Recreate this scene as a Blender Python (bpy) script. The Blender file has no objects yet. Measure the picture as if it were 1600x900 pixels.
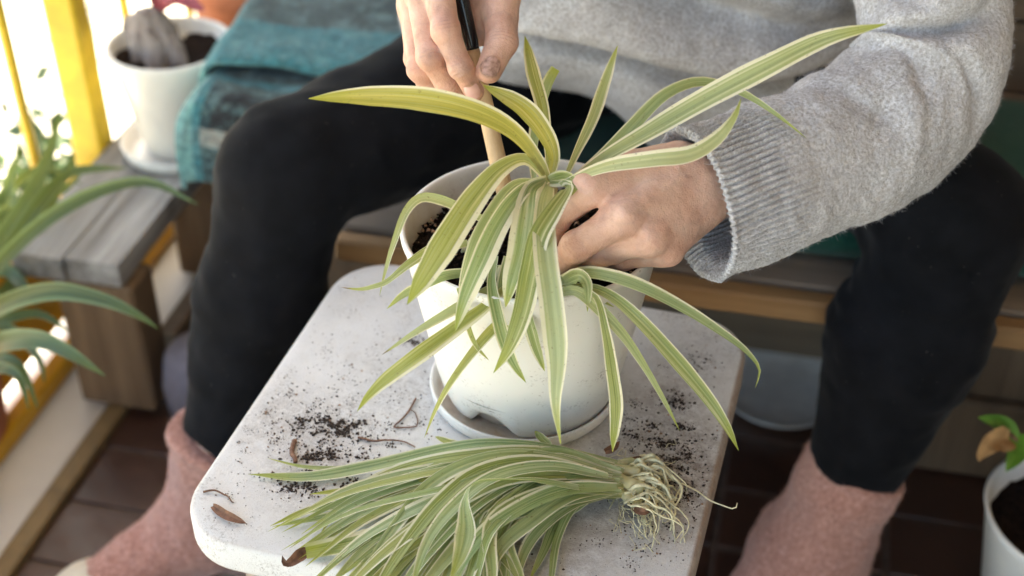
import bpy, math, random
import numpy as np
from mathutils import Vector, Matrix
random.seed(7); rng = np.random.default_rng(7)
scene = bpy.context.scene
COL = scene.collection
R = math.radians
PI = math.pi

# ------------------------------------------------------------------ camera
F = 2130.0                       # focal length in photo pixels (1600 wide)
yaw, pit = R(12.8), R(36.0)
_h = np.array([-math.sin(yaw), math.cos(yaw), 0.0])
fw = _h * math.cos(pit) - np.array([0, 0, math.sin(pit)])
rt = np.array([math.cos(yaw), math.sin(yaw), 0.0])
up = np.cross(rt, fw)
def ray(x, y): return fw + (x - 800) / F * rt + (450 - y) / F * up
CAM = np.array([0, 0, .585]) - ray(830, 355)
def PD(x, y, d): return CAM + ray(x, y) * d             # point seen at a pixel, at a depth
def PZ(x, y, z):                                         # point seen at a pixel, at a height
    r_ = ray(x, y); return CAM + r_ * ((z - CAM[2]) / r_[2])
cd = bpy.data.cameras.new('camera'); cam = bpy.data.objects.new('camera', cd); COL.objects.link(cam)
cam.matrix_world = Matrix(((rt[0], up[0], -fw[0], CAM[0]), (rt[1], up[1], -fw[1], CAM[1]), (rt[2], up[2], -fw[2], CAM[2]), (0, 0, 0, 1)))
cd.sensor_width = 36; cd.lens = 36 * F / 1600; cd.clip_start = .05; cd.clip_end = 200
cd.dof.use_dof = True; cd.dof.focus_distance = .955; cd.dof.aperture_fstop = 4.0
scene.camera = cam
scene.render.resolution_x, scene.render.resolution_y = 1024, 576
# ------------------------------------------------------------------ light
SUN_EL, SUN_AZ = R(52), R(-5)     # azimuth from +Y towards +X
world = bpy.data.worlds.new('World'); scene.world = world; world.use_nodes = True
wn = world.node_tree.nodes; wl = world.node_tree.links
bg = wn['Background']; sky = wn.new('ShaderNodeTexSky'); sky.sky_type = 'NISHITA'; sky.sun_disc = False
sky.sun_elevation = SUN_EL; sky.sun_rotation = SUN_AZ; sky.air_density = 1.0; sky.dust_density = 2.5; sky.ozone_density = .6
wl.new(sky.outputs[0], bg.inputs[0]); bg.inputs[1].default_value = .15
sl = bpy.data.lights.new('sun', 'SUN'); sl.energy = 4.5; sl.angle = R(.5); sl.color = (1, .95, .87)
so = bpy.data.objects.new('sun', sl); COL.objects.link(so)
sd = Vector((math.sin(SUN_AZ) * math.cos(SUN_EL), math.cos(SUN_AZ) * math.cos(SUN_EL), math.sin(SUN_EL)))
so.rotation_euler = sd.to_track_quat('Z', 'Y').to_euler()
scene.view_settings.view_transform = 'Standard'; scene.view_settings.look = 'None'
scene.view_settings.gamma = 1; scene.view_settings.exposure = 2.25
scene.view_settings.use_white_balance = True; scene.view_settings.white_balance_temperature = 7350; scene.view_settings.white_balance_tint = 4
scene.cycles.use_denoising = True
scene.cycles.max_bounces = 10; scene.cycles.diffuse_bounces = 5; scene.cycles.transmission_bounces = 6; scene.cycles.transparent_max_bounces = 8
scene.cycles.sample_clamp_indirect = 6

# ------------------------------------------------------------------ materials
class NT:
    def __init__(s, name):
        s.m = bpy.data.materials.new(name); s.m.use_nodes = True; s.t = s.m.node_tree; s.n = s.t.nodes
        s.b = s.n['Principled BSDF']; s.out = s.n['Material Output']
    def new(s, typ, **k):
        nd = s.n.new('ShaderNode' + typ)
        for a, v in k.items():
            if a.startswith('i_'):
                key = a[2:]; key = int(key) if key.isdigit() else key.replace('_', ' ')
                s.put(nd, key, v)
            else: setattr(nd, a, v)
        return nd
    def put(s, nd, key, v):
        if hasattr(v, 'bl_idname') or isinstance(v, bpy.types.NodeSocket): s.t.links.new(v if isinstance(v, bpy.types.NodeSocket) else v.outputs[0], nd.inputs[key])
        else:
            if isinstance(v, tuple) and len(v) == 3 and nd.inputs[key].type == 'RGBA': v = v + (1,)
            nd.inputs[key].default_value = v
    def B(s, **k):
        for a, v in k.items(): s.put(s.b, a.replace('_', ' '), v)
    def coord(s, kind='Object'): return s.new('TexCoord').outputs[kind]
    def mapping(s, v, sc=(1, 1, 1), loc=(0, 0, 0)): return s.new('Mapping', i_Vector=v, i_Scale=sc, i_Location=loc).outputs[0]
    def noise(s, scale, detail=4, rough=.5, vec=None, out=0):
        nd = s.new('TexNoise', i_Scale=scale, i_Detail=detail, i_Roughness=rough)
        if vec is not None: s.t.links.new(vec, nd.inputs['Vector'])
        else: s.t.links.new(s.coord(), nd.inputs['Vector'])
        return nd.outputs[out]
    def ramp(s, f, stops, interp='LINEAR'):
        nd = s.new('ValToRGB'); cr = nd.color_ramp; cr.interpolation = interp
        while len(cr.elements) < len(stops): cr.elements.new(.5)
        for e, (p, c) in zip(cr.elements, stops):
            e.position = p; e.color = (c + (1,)) if isinstance(c, tuple) else (c, c, c, 1)
        s.t.links.new(f, nd.inputs[0]); return nd.outputs[0]
    def mix(s, fac, a, b, mode='MIX'):
        nd = s.new('Mix', data_type='RGBA', blend_type=mode)
        for k, v in ((0, fac), (6, a), (7, b)):
            if isinstance(v, bpy.types.NodeSocket): s.t.links.new(v, nd.inputs[k])
            else: nd.inputs[k].default_value = (v + (1,)) if isinstance(v, tuple) else v
        return nd.outputs[2]
    def math(s, op, a, b=0.0, c=None):
        nd = s.new('Math', operation=op)
        for k, v in enumerate((a, b) if c is None else (a, b, c)):
            if isinstance(v, bpy.types.NodeSocket): s.t.links.new(v, nd.inputs[k])
            else: nd.inputs[k].default_value = v
        return nd.outputs[0]
    def bump(s, h, strength=.3, dist=.001, normal=None):
        nd = s.new('Bump', i_Strength=strength, i_Distance=dist, i_Height=h)
        if normal is not None: s.t.links.new(normal, nd.inputs['Normal'])
        s.t.links.new(nd.outputs[0], s.b.inputs['Normal']); return nd.outputs[0]

def simple(name, col, rough=.5, nscale=60, namp=.25, bump=.2, bdist=.001, bscale=None, **k):
    t = NT(name); n = t.noise(nscale, 6, .6)
    d = tuple(c * (1 - namp) for c in col); l = tuple(min(1, c * (1 + namp)) for c in col)
    t.B(Base_Color=t.ramp(n, [(.3, d), (.7, l)]), Roughness=rough, **k)
    t.bump(t.noise(bscale or nscale * 3, 5, .6), bump, bdist)
    return t.m

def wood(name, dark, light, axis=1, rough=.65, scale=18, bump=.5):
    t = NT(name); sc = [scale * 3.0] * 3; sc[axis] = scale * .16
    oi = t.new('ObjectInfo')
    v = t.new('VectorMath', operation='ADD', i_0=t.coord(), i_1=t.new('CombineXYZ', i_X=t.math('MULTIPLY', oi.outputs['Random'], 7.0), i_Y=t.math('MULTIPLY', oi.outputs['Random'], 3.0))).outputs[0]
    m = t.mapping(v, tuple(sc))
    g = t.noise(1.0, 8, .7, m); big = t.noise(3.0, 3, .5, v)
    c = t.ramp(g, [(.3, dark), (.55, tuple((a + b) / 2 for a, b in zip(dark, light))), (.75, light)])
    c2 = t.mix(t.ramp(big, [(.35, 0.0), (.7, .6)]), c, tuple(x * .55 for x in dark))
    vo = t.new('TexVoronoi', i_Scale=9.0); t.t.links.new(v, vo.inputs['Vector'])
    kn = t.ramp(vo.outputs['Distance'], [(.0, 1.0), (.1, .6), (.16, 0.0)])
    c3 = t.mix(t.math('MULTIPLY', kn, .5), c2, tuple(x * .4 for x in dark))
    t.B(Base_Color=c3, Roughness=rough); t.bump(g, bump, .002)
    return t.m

M = {}
# skin: colour varies with blotches, redder where the 'red' attribute marks knuckles and tips
def skin_mat():
    t = NT('skin'); n = t.noise(55, 5, .6); n2 = t.noise(380, 4, .6)
    base = t.ramp(n, [(.3, (.56, .32, .235)), (.5, (.66, .41, .31)), (.72, (.75, .50, .39))])
    at = t.new('Attribute', attribute_name='red').outputs['Fac']
    c = t.mix(t.math('MULTIPLY', at, .6), base, (.60, .22, .15))
    ve = t.noise(26, 3, .5)
    c = t.mix(t.ramp(ve, [(.46, 0.0), (.5, .16), (.54, 0.0)]), c, (.36, .25, .24))
    fr = t.noise(700, 2, .5)
    c = t.mix(t.ramp(fr, [(.64, 0.0), (.80, .12)]), c, (.40, .18, .11))
    gm = t.new('Attribute', attribute_name='grime').outputs['Fac']; gn = t.ramp(t.noise(260, 5, .7), [(.42, .35), (.6, 1.0)])
    c = t.mix(t.math('MULTIPLY', gm, gn), c, (.10, .05, .03))
    t.B(Base_Color=c, Roughness=t.ramp(n2, [(.3, .42), (.7, .6)]), Subsurface_Weight=.18, Subsurface_Radius=(1.0, .35, .18), Subsurface_Scale=.006)
    t.b.inputs['Specular IOR Level'].default_value = .42
    vo = t.new('TexVoronoi', i_Scale=480.0, feature='DISTANCE_TO_EDGE'); t.t.links.new(t.coord(), vo.inputs['Vector'])
    w = t.noise(420, 6, .65)
    h = t.math('ADD', t.math('MULTIPLY', t.ramp(vo.outputs['Distance'], [(0, 0.0), (.2, 1.0)]), .22), w)
    h2 = t.math('ADD', h, t.math('MULTIPLY', t.noise(110, 5, .6), 1.2))
    t.bump(h2, .42, .0012); return t.m
M['skin'] = skin_mat()
t = NT('nail'); t.B(Base_Color=t.ramp(t.noise(150), [(.3, (.66, .37, .34)), (.7, (.78, .50, .46))]), Roughness=.22, Subsurface_Weight=.1, Subsurface_Scale=.003); M['nail'] = t.m
def wool(name, c1, c2, c3, sheen=.5, tex=900, stretch=(1, 1, 1)):
    t = NT(name); co = t.mapping(t.coord(), stretch)
    a = t.noise(tex, 5, .7, co); b = t.noise(70, 4, .6, co); d = t.noise(14, 3, .5, co)
    c = t.ramp(a, [(.33, c1), (.5, c2), (.66, c3)])
    c = t.mix(t.ramp(b, [(.35, 0.0), (.65, .35)]), c, c1); c = t.mix(t.ramp(d, [(.35, 0.0), (.7, .2)]), c, c3)
    t.B(Base_Color=c, Roughness=.95, Sheen_Weight=sheen, Sheen_Roughness=.5); t.b.inputs['Specular IOR Level'].default_value = .1
    t.bump(t.math('ADD', a, t.math('MULTIPLY', b, 1.3)), .9, .0022); return t.m
M['sweater'] = wool('grey_wool', (.34, .31, .295), (.64, .635, .65), (.90, .90, .94), .28, 400)
M['sweater_fuzz'] = simple('wool_fibre', (.50, .49, .51), .9, 40, .3, 0)
M['sock'] = wool('pink_sock', (.30, .13, .10), (.50, .25, .20), (.70, .42, .36), .35, 260)
M['sock_fuzz'] = simple('pink_fibre', (.62, .36, .30), .9, 40, .2, 0)
t = NT('black_leggings'); fine = t.noise(1500, 3, .6)
t.B(Base_Color=t.ramp(t.noise(30, 5, .6), [(.3, (.0045, .0048, .006)), (.7, (.010, .0105, .0135))]), Roughness=.9, Sheen_Weight=.06, Sheen_Roughness=.35)
t.b.inputs['Specular IOR Level'].default_value = .12
lint = t.ramp(t.noise(230, 2, .5), [(.735, 0.0), (.76, .5)]); bc_ = t.b.inputs['Base Color'].links[0].from_socket; t.t.links.new(t.mix(lint, bc_, (.12, .11, .10)), t.b.inputs['Base Color'])
t.bump(t.math('ADD', fine, t.noise(60, 4, .6)), .25, .001); M['leggings'] = t.m
# leaf: stripes run along the blade; 'yel' 'pale' 'blue' are per-leaf properties
def leaf_mat(name='variegated_leaf', dark=False):
    t = NT(name)
    uv = t.new('TexCoord').outputs['UV']; sp = t.new('SeparateXYZ', i_0=uv)
    u, v = sp.outputs[0], sp.outputs[1]
    A = lambda n: t.new('Attribute', attribute_type='OBJECT', attribute_name=n).outputs['Fac']
    oi = t.new('ObjectInfo').outputs['Random']
    edge = t.math('ABSOLUTE', t.math('SUBTRACT', t.math('MULTIPLY', u, 2.0), t.math('ADD', .80, t.math('MULTIPLY', oi, .40))))
    cv = t.new('CombineXYZ', i_X=t.math('ADD', t.math('MULTIPLY', u, 9.0), t.math('MULTIPLY', oi, 40.0)), i_Y=t.math('MULTIPLY', v, .8), i_Z=t.math('MULTIPLY', oi, 9.0))
    st = t.new('TexNoise', i_Scale=1.0, i_Detail=3.0, i_Roughness=.6, i_Vector=cv).outputs[0]
    cv2 = t.new('CombineXYZ', i_X=t.math('MULTIPLY', u, 46.0), i_Y=t.math('MULTIPLY', v, 2.5), i_Z=t.math('MULTIPLY', oi, 17.0))
    fs = t.new('TexNoise', i_Scale=1.0, i_Detail=2.0, i_Vector=cv2).outputs[0]
    blot = t.noise(45, 4, .6)
    if dark:
        g = t.ramp(st, [(.3, (.014, .036, .014)), (.5, (.032, .07, .024)), (.7, (.10, .15, .07))])
        m0 = (.17, .25, .12)
    else:
        g = t.ramp(st, [(.28, (.075, .135, .025)), (.42, (.15, .235, .045)), (.54, (.30, .37, .11)), (.66, (.68, .65, .38))])
        m0 = (.84, .79, .58)
    g = t.mix(A('pale'), g, (.52, .57, .35))
    g = t.mix(A('yel'), g, t.ramp(st, [(.35, (.36, .31, .012)), (.65, (.64, .52, .07))]))
    g = t.mix(t.math('MULTIPLY', A('blue'), .6), g, (.22, .37, .20))
    g = t.mix(t.ramp(fs, [(.4, 0.0), (.65, .35)]), g, (.62, .64, .40) if not dark else (.1, .17, .07))
    tipf = t.math('MULTIPLY', t.ramp(v, [(.84, 0.0), (.98, 1.0)]), .75)
    g = t.mix(tipf, g, (.34, .37, .02) if not dark else (.08, .14, .03))
    basef = t.ramp(v, [(0.0, .65), (.18, 0.0)])
    g = t.mix(basef, g, (.50, .54, .30) if not dark else (.10, .16, .06))
    ef = t.math('ADD', edge, t.math('MULTIPLY', t.math('SUBTRACT', st, .5), .45))
    ef = t.math('ADD', ef, t.math('SUBTRACT', .80, A('mar'))); ef = t.ramp(ef, [(.76, 0.0), (.86, 1.0)])
    ef = t.math('MULTIPLY', ef, t.math('SUBTRACT', 1.0, t.math('MULTIPLY', tipf, 1.0)))
    c = t.mix(ef, g, m0)
    c = t.mix(t.ramp(blot, [(.5, 0.0), (.8, .3)]), c, (.45, .40, .14) if not dark else (.05, .07, .02))
    sp_ = t.noise(520, 2, .5); c = t.mix(t.ramp(sp_, [(.66, 0.0), (.73, .55)]), c, (.16, .09, .03))
    br = t.math('MULTIPLY', t.ramp(v, [(.93, 0.0), (.965, 1.0)]), A('brown'))
    c = t.mix(br, c, (.16, .06, .03))
    t.B(Base_Color=c, Roughness=.36); t.b.inputs['Specular IOR Level'].default_value = .5
    t.bump(t.math('ADD', fs, t.math('MULTIPLY', st, .6)), .35, .0006)
    tr = t.new('BsdfTranslucent', i_Color=t.mix(.35, c, (.55, .62, .12)))
    ms = t.new('MixShader', i_0=.30); t.t.links.new(t.b.outputs[0], ms.inputs[1]); t.t.links.new(tr.outputs[0], ms.inputs[2])
    t.t.links.new(ms.outputs[0], t.out.inputs[0]); return t.m
M['leaf'] = leaf_mat(); M['darkleaf'] = leaf_mat('green_leaf', True)
M['root'] = simple('root', (.76, .69, .45), .6, 160, .35, .3, .0005)
M['brownroot'] = simple('dry_root', (.20, .10, .06), .8, 200, .5, .6, .001)
def soil_mat():
    t = NT('soil'); v = t.new('TexVoronoi', i_Scale=420.0); t.t.links.new(t.coord(), v.inputs['Vector'])
    c = t.ramp(t.noise(260, 6, .7), [(.3, (.010, .006, .005)), (.55, (.028, .016, .011)), (.8, (.075, .042, .026))])
    t.B(Base_Color=c, Roughness=.95); t.b.inputs['Specular IOR Level'].default_value = .15
    t.bump(t.math('ADD', v.outputs['Distance'], t.noise(600, 5, .7)), 1.0, .004); return t.m
M['soil'] = soil_mat()
M['crumb'] = simple('soil_crumb', (.045, .028, .02), .95, 500, .6, .3)
def pot_mat():
    t = NT('white_plastic_pot'); co = t.coord(); z = t.new('SeparateXYZ', i_0=co).outputs[2]
    sm = t.noise(38, 6, .75); sp = t.noise(520, 4, .6)
    d1 = t.math('MULTIPLY', t.ramp(sm, [(.52, 0.0), (.68, .65)]), t.ramp(sp, [(.5, 0.0), (.62, 1.0)]))
    sp2 = t.noise(330, 2, .5); d2 = t.ramp(sp2, [(.70, 0.0), (.74, .5)])
    c = t.mix(d1, (.82, .795, .75), (.20, .15, .11)); c = t.mix(d2, c, (.28, .22, .17))
    for pc_, rad_, amt_ in ((PD(945, 500, .90), .022, .75), (PD(905, 488, .90), .02, .6), (PD(1000, 470, .93), .018, .5), (PD(690, 470, .99), .02, .35)):
        vd_ = t.new('VectorMath', operation='DISTANCE', i_0=co, i_1=tuple(pc_)).outputs['Value']; f_ = t.ramp(t.math('DIVIDE', vd_, rad_), [(0.0, 1.0), (1.0, 0.0)])
        c = t.mix(t.math('MULTIPLY', f_, t.ramp(t.noise(240, 6, .8, t.mapping(co, (1, 1, 2.2))), [(.45, 0.0), (.62, amt_)])), c, (.20, .16, .13))
    at = t.new('Attribute', attribute_name='dirt').outputs['Fac']
    film = t.ramp(t.noise(60, 6, .7), [(.3, .45), (.7, .9)])
    c = t.mix(t.math('MULTIPLY', at, film), c, (.40, .28, .17))
    t.B(Base_Color=c, Roughness=.36, Subsurface_Weight=.06, Subsurface_Scale=.004)
    t.bump(t.noise(250, 4, .6), .08, .0005); return t.m
M['pot'] = pot_mat()
SPOTS = [(tuple(PZ(x, y, .43)), r_, a_) for x, y, r_, a_ in ((1060, 740, .085, .85), (500, 690, .07, .55), (1050, 620, .04, .6), (800, 860, .09, .7), (640, 590, .08, .35), (480, 760, .05, .5), (980, 820, .06, .4), (420, 640, .06, .3), (1080, 560, .05, .45), (1020, 700, .13, .3))]
def stool_mat():
    t = NT('painted_white_wood'); co = t.coord()
    a = t.noise(850, 5, .7); b = t.noise(300, 4, .6); big = t.noise(9, 5, .6)
    c = t.ramp(big, [(.3, (.70, .695, .685)), (.7, (.80, .80, .795))])
    c = t.mix(t.ramp(t.noise(1100, 3, .6), [(.60, 0.0), (.68, .55)]), c, (.30, .26, .22))
    c = t.mix(t.ramp(t.noise(30, 6, .7), [(.58, 0.0), (.8, .35)]), c, (.48, .42, .36))
    # grime round the scattered soil
    dirt = t.math('MULTIPLY', t.ramp(t.noise(14, 6, .7), [(.5, 0.0), (.72, 1.0)]), t.ramp(t.noise(420, 4, .7), [(.5, 0.0), (.62, .8)]))
    c = t.mix(dirt, c, (.13, .10, .08))
    for (cx_, cy_, cz_), rad_, amt_ in SPOTS:
        vd_ = t.new('VectorMath', operation='DISTANCE', i_0=co, i_1=(cx_, cy_, cz_)).outputs['Value']
        f_ = t.ramp(t.math('DIVIDE', vd_, rad_), [(0.0, 1.0), (1.0, 0.0)])
        f_ = t.math('MULTIPLY', f_, t.ramp(t.math('ADD', t.math('MULTIPLY', t.noise(95, 6, .75), .7), t.math('MULTIPLY', t.noise(500, 3, .7), .3)), [(.37, 0.0), (.58, amt_)]))
        c = t.mix(f_, c, (.14, .095, .07))
    # wear at sharp edges, then a browner right side
    g = t.new('NewGeometry').outputs['Pointiness']
    c = t.mix(t.ramp(g, [(.535, 0.0), (.60, .8)]), c, (.36, .24, .17))
    c = t.mix(t.math('MULTIPLY', t.new('Attribute', attribute_name='brown_edge').outputs['Fac'], t.ramp(t.noise(60, 5, .7), [(.3, .6), (.6, 1.0)])), c, (.33, .22, .16))
    t.B(Base_Color=c, Roughness=.62); t.bump(t.math('ADD', a, t.math('MULTIPLY', b, .8)), .75, .0009); return t.m
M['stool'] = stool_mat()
M['greywood'] = wood('weathered_wood', (.13, .115, .10), (.66, .64, .62), 1, .85, 15, 1.0)
M['legwood'] = wood('sunlit_leg_wood', (.13, .075, .04), (.34, .22, .125), 2, .7)  # brown wood made brighter and warmer, its lit look put into the colour
M['brownwood'] = wood('brown_wood', (.10, .062, .038), (.25, .165, .10), 2, .7)
M['benchwood'] = wood('bench_wood', (.16, .12, .09), (.30, .24, .19), 0, .75)
M['orangewood'] = wood('bare_pine', (.24, .12, .045), (.42, .25, .11), 0, .6)
M['slat'] = wood('backrest_slat', (.14, .10, .065), (.27, .20, .14), 0, .7)
M['yellow'] = simple('yellow_paint', (.70, .50, .035), .45, 25, .22, .3, .001)
M['shadedyellow'] = simple('shaded_yellow_paint', (.62, .32, .012), .45, 25, .12, .2, .001)  # the yellow paint again, with shade put into the colour
M['ledge'] = simple('ledge_paint', (.68, .66, .63), .6, 12, .05, .15, .001)
M['edge'] = simple('ledge_trim', (.22, .15, .07), .6, 40, .2, .3)
M['whiteceramic'] = simple('white_ceramic', (.80, .785, .745), .3, 20, .06, .05)
M['terracotta'] = simple('terracotta', (.50, .17, .09), .8, 50, .15, .3)
M['plate'] = simple('dull_metal', (.78, .78, .77), .5, 30, .12, .2, Metallic=.2)
M['lavender'] = simple('lavender_cloth', (.17, .16, .20), .9, 80, .15, .3)
M['greencush'] = wool('green_cushion', (.006, .045, .03), (.012, .075, .055), (.02, .11, .085), .2, 500)
M['bark'] = wood('caudex_bark', (.16, .12, .11), (.62, .56, .53), 2, .85, 26, 1.0)
M['shrubleaf'] = simple('shrub_leaf', (.045, .09, .025), .5, 60, .3, .2)
M['redleaf'] = simple('reddish_leaf', (.30, .06, .08), .5, 60, .3, .2)
M['freshleaf'] = simple('fresh_leaf', (.12, .26, .03), .4, 60, .3, .3)
M['dryleaf'] = simple('dried_leaf', (.42, .24, .10), .8, 60, .35, .8)
M['black'] = simple('black_lacquer', (.012, .012, .014), .22, 60, .2, .05)
M['stick'] = wood('pale_wood', (.50, .33, .18), (.72, .53, .34), 2, .5, 40, .15)
M['slipper'] = simple('cream_slipper', (.62, .55, .44), .8, 40, .1, .3)
M['wall'] = simple('plaster_wall', (.40, .36, .30), .9, 6, .1, .3)
M['ceil'] = simple('roof_boards', (.34, .25, .17), .8, 8, .15, .3)
M['ground'] = simple('sunlit_gravel', (.66, .60, .49), .95, 3, .12, .4, .01)
M['grout'] = simple('grout', (.105, .072, .055), .9, 80, .3, .5)
t = NT('floor_tile'); oi = t.new('ObjectInfo').outputs['Random']
tc = t.ramp(t.noise(12, 5, .6), [(.3, (.042, .018, .012)), (.7, (.078, .034, .022))]); tc = t.mix(t.math('MULTIPLY', oi, .45), tc, (.10, .05, .033))
t.B(Base_Color=tc, Roughness=t.ramp(t.noise(25, 4, .6), [(.3, .3), (.7, .55)])); t.bump(t.noise(90, 4, .6), .15, .001); M['tile'] = t.m

# ------------------------------------------------------------------ mesh helpers
def mk(name, V, Fc, mat, parent=None, smooth=True, uv=None, **props):
    me = bpy.data.meshes.new(name); V = np.asarray(V, dtype=np.float64)
    if isinstance(Fc, np.ndarray):
        n, k = Fc.shape; me.vertices.add(len(V)); me.vertices.foreach_set('co', V.astype(np.float32).ravel())
        me.loops.add(n * k); me.loops.foreach_set('vertex_index', Fc.astype(np.int32).ravel())
        me.polygons.add(n); me.polygons.foreach_set('loop_start', np.arange(0, n * k, k, dtype=np.int32)); me.polygons.foreach_set('loop_total', np.full(n, k, dtype=np.int32))
    else: me.from_pydata([tuple(v) for v in V], [], [tuple(int(i) for i in f) for f in Fc])
    if uv is not None:
        li = np.empty(len(me.loops), dtype=np.int32); me.loops.foreach_get('vertex_index', li)
        l = me.uv_layers.new(name='UVMap'); l.data.foreach_set('uv', np.asarray(uv, dtype=np.float32)[li].ravel())
    me.update(calc_edges=True); me.validate()
    if smooth: me.polygons.foreach_set('use_smooth', [True] * len(me.polygons))
    if mat: me.materials.append(M[mat] if isinstance(mat, str) else mat)
    o = bpy.data.objects.new(name, me); COL.objects.link(o)
    if parent: o.parent = parent
    for k, v in props.items(): o[k] = v
    return o
def tag(o, label=None, cat=None, group=None, kind=None):
    for k, v in (('label', label), ('category', cat), ('group', group), ('kind', kind)):
        if v: o[k] = v
    return o
def empty(name, label, cat, group=None, loc=(0, 0, 0)):
    o = bpy.data.objects.new(name, None); o.location = (0, 0, 0); COL.objects.link(o); o.empty_display_size = .02
    return tag(o, label, cat, group)
def attr(o, name, vals):
    a = o.data.attributes.new(name, 'FLOAT', 'POINT'); a.data.foreach_set('value', np.asarray(vals, dtype=np.float32))
def grid_faces(n, m, wrap=False):
    i = np.arange(n - 1)[:, None]; j = np.arange(m if wrap else m - 1)[None, :]; j2 = (j + 1) % m
    return np.stack([i * m + j, i * m + j2, (i + 1) * m + j2, (i + 1) * m + j], -1).reshape(-1, 4)
def box(lo, hi, bev=.003):
    lo = np.array(lo, float); hi = np.array(hi, float); c = (lo + hi) / 2; h = (hi - lo) / 2; b = min(bev, h.min() * .45)
    V = []; 
    for sx in (-1, 1):
        for sy in (-1, 1):
            for sz in (-1, 1):
                s = np.array([sx, sy, sz])
                for a in range(3):
                    d = h - b; d = d.copy(); d[a] = h[a]; V.append(c + s * d)
    idx = lambda sx, sy, sz, a: (((sx > 0) * 4 + (sy > 0) * 2 + (sz > 0)) * 3 + a)
    Fs = []
    for a in range(3):
        o1, o2 = [k for k in range(3) if k != a]
        for s in (-1, 1):
            q = []
            for p, r_ in ((-1, -1), (1, -1), (1, 1), (-1, 1)):
                v = [0, 0, 0]; v[a] = s; v[o1] = p; v[o2] = r_; q.append(idx(*v, a))
            Fs.append(q)
        for p in (-1, 1):
            for q_ in (-1, 1):     # edge bevels along axis a
                vs = []
                for s, ax in ((-1, o1), (1, o1), (1, o2), (-1, o2)):
                    v = [0, 0, 0]; v[a] = s; v[o1] = p; v[o2] = q_; vs.append(idx(*v, ax))
                Fs.append(vs)
    for sx in (-1, 1):
        for sy in (-1, 1):
            for sz in (-1, 1): Fs.append([idx(sx, sy, sz, 0), idx(sx, sy, sz, 1), idx(sx, sy, sz, 2)])
    return V, Fs
def fixn(o):
    import bmesh
    b = bmesh.new(); b.from_mesh(o.data); bmesh.ops.recalc_face_normals(b, faces=b.faces); b.to_mesh(o.data); b.free(); return o
def bx(name, lo, hi, mat, parent=None, bev=.003, rot=None, piv=None, **p):
    V, Fs = box(lo, hi, bev); V = np.array(V)
    if rot is not None:
        pv = (np.array(lo) + np.array(hi)) / 2 if piv is None else np.array(piv)
        V = (V - pv) @ np.array(rot).T + pv
    return fixn(mk(name, V, Fs, mat, parent, smooth=False, **p))
def rotz(a): return np.array([[math.cos(a), -math.sin(a), 0], [math.sin(a), math.cos(a), 0], [0, 0, 1]])
def spline(P, n, closed=False):
    P = np.asarray(P, float); d = np.r_[0, np.cumsum(np.linalg.norm(np.diff(P[:, :3], axis=0), axis=1) ** .5 + 1e-9)]
    T = np.linspace(0, d[-1], n * 4); out = np.empty((len(T), P.shape[1]))
    m = np.empty_like(P)
    for i in range(len(P)):
        a = max(i - 1, 0); b = min(i + 1, len(P) - 1); m[i] = (P[b] - P[a]) / (d[b] - d[a])
    k = np.clip(np.searchsorted(d, T, 'right') - 1, 0, len(P) - 2); h = d[k + 1] - d[k]; s = ((T - d[k]) / h)[:, None]; h = h[:, None]
    out = (2 * s**3 - 3 * s**2 + 1) * P[k] + (s**3 - 2 * s**2 + s) * h * m[k] + (-2 * s**3 + 3 * s**2) * P[k + 1] + (s**3 - s**2) * h * m[k + 1]
    L = np.r_[0, np.cumsum(np.linalg.norm(np.diff(out[:, :3], axis=0), axis=1))]; q = np.linspace(0, L[-1], n)
    return np.stack([np.interp(q, L, out[:, c]) for c in range(P.shape[1])], 1)
def frames(P, ref=None):
    T = np.gradient(P, axis=0); T /= np.linalg.norm(T, axis=1)[:, None] + 1e-12
    N = np.empty_like(T); r0 = np.array(ref if ref is not None else (0.13, .2, 1.0)); 
    if abs(r0 @ T[0]) > .95 * np.linalg.norm(r0): r0 = np.array([1., 0, 0])
    n = r0 - T[0] * (r0 @ T[0]); N[0] = n / np.linalg.norm(n)
    for i in range(1, len(P)):
        n = N[i - 1] - T[i] * (N[i - 1] @ T[i]); N[i] = n / np.linalg.norm(n)
    return T, N, np.cross(T, N)
def tube(P, rad, m=8, cap=True):
    P = np.asarray(P, float); T, N, B = frames(P); n = len(P); rad = np.broadcast_to(rad, (n,)) if np.ndim(rad) < 2 else rad
    a = np.arange(m) / m * 2 * PI
    V = P[:, None] + rad[:, None, None] * (np.cos(a)[None, :, None] * N[:, None] + np.sin(a)[None, :, None] * B[:, None])
    V = V.reshape(-1, 3); Fq = [list(f) for f in grid_faces(n, m, True)]
    if cap: Fq += [list(range(m))[::-1], list(range((n - 1) * m, n * m))]
    return V, Fq
def lathe(prof, n=64, center=(0, 0, 0)):
    prof = np.asarray(prof, float); a = np.arange(n) / n * 2 * PI
    V = np.stack([prof[:, 0, None] * np.cos(a), prof[:, 0, None] * np.sin(a), np.repeat(prof[:, 1, None], n, 1)], -1) + np.array(center)
    return V.reshape(-1, 3), grid_faces(len(prof), n, True)
def join(parts):
    V, Fs, o = [], [], 0
    for v, f in parts:
        v = np.asarray(v); V.append(v); Fs += [[i + o for i in q] for q in f]; o += len(v)
    return np.concatenate(V), Fs
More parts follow.
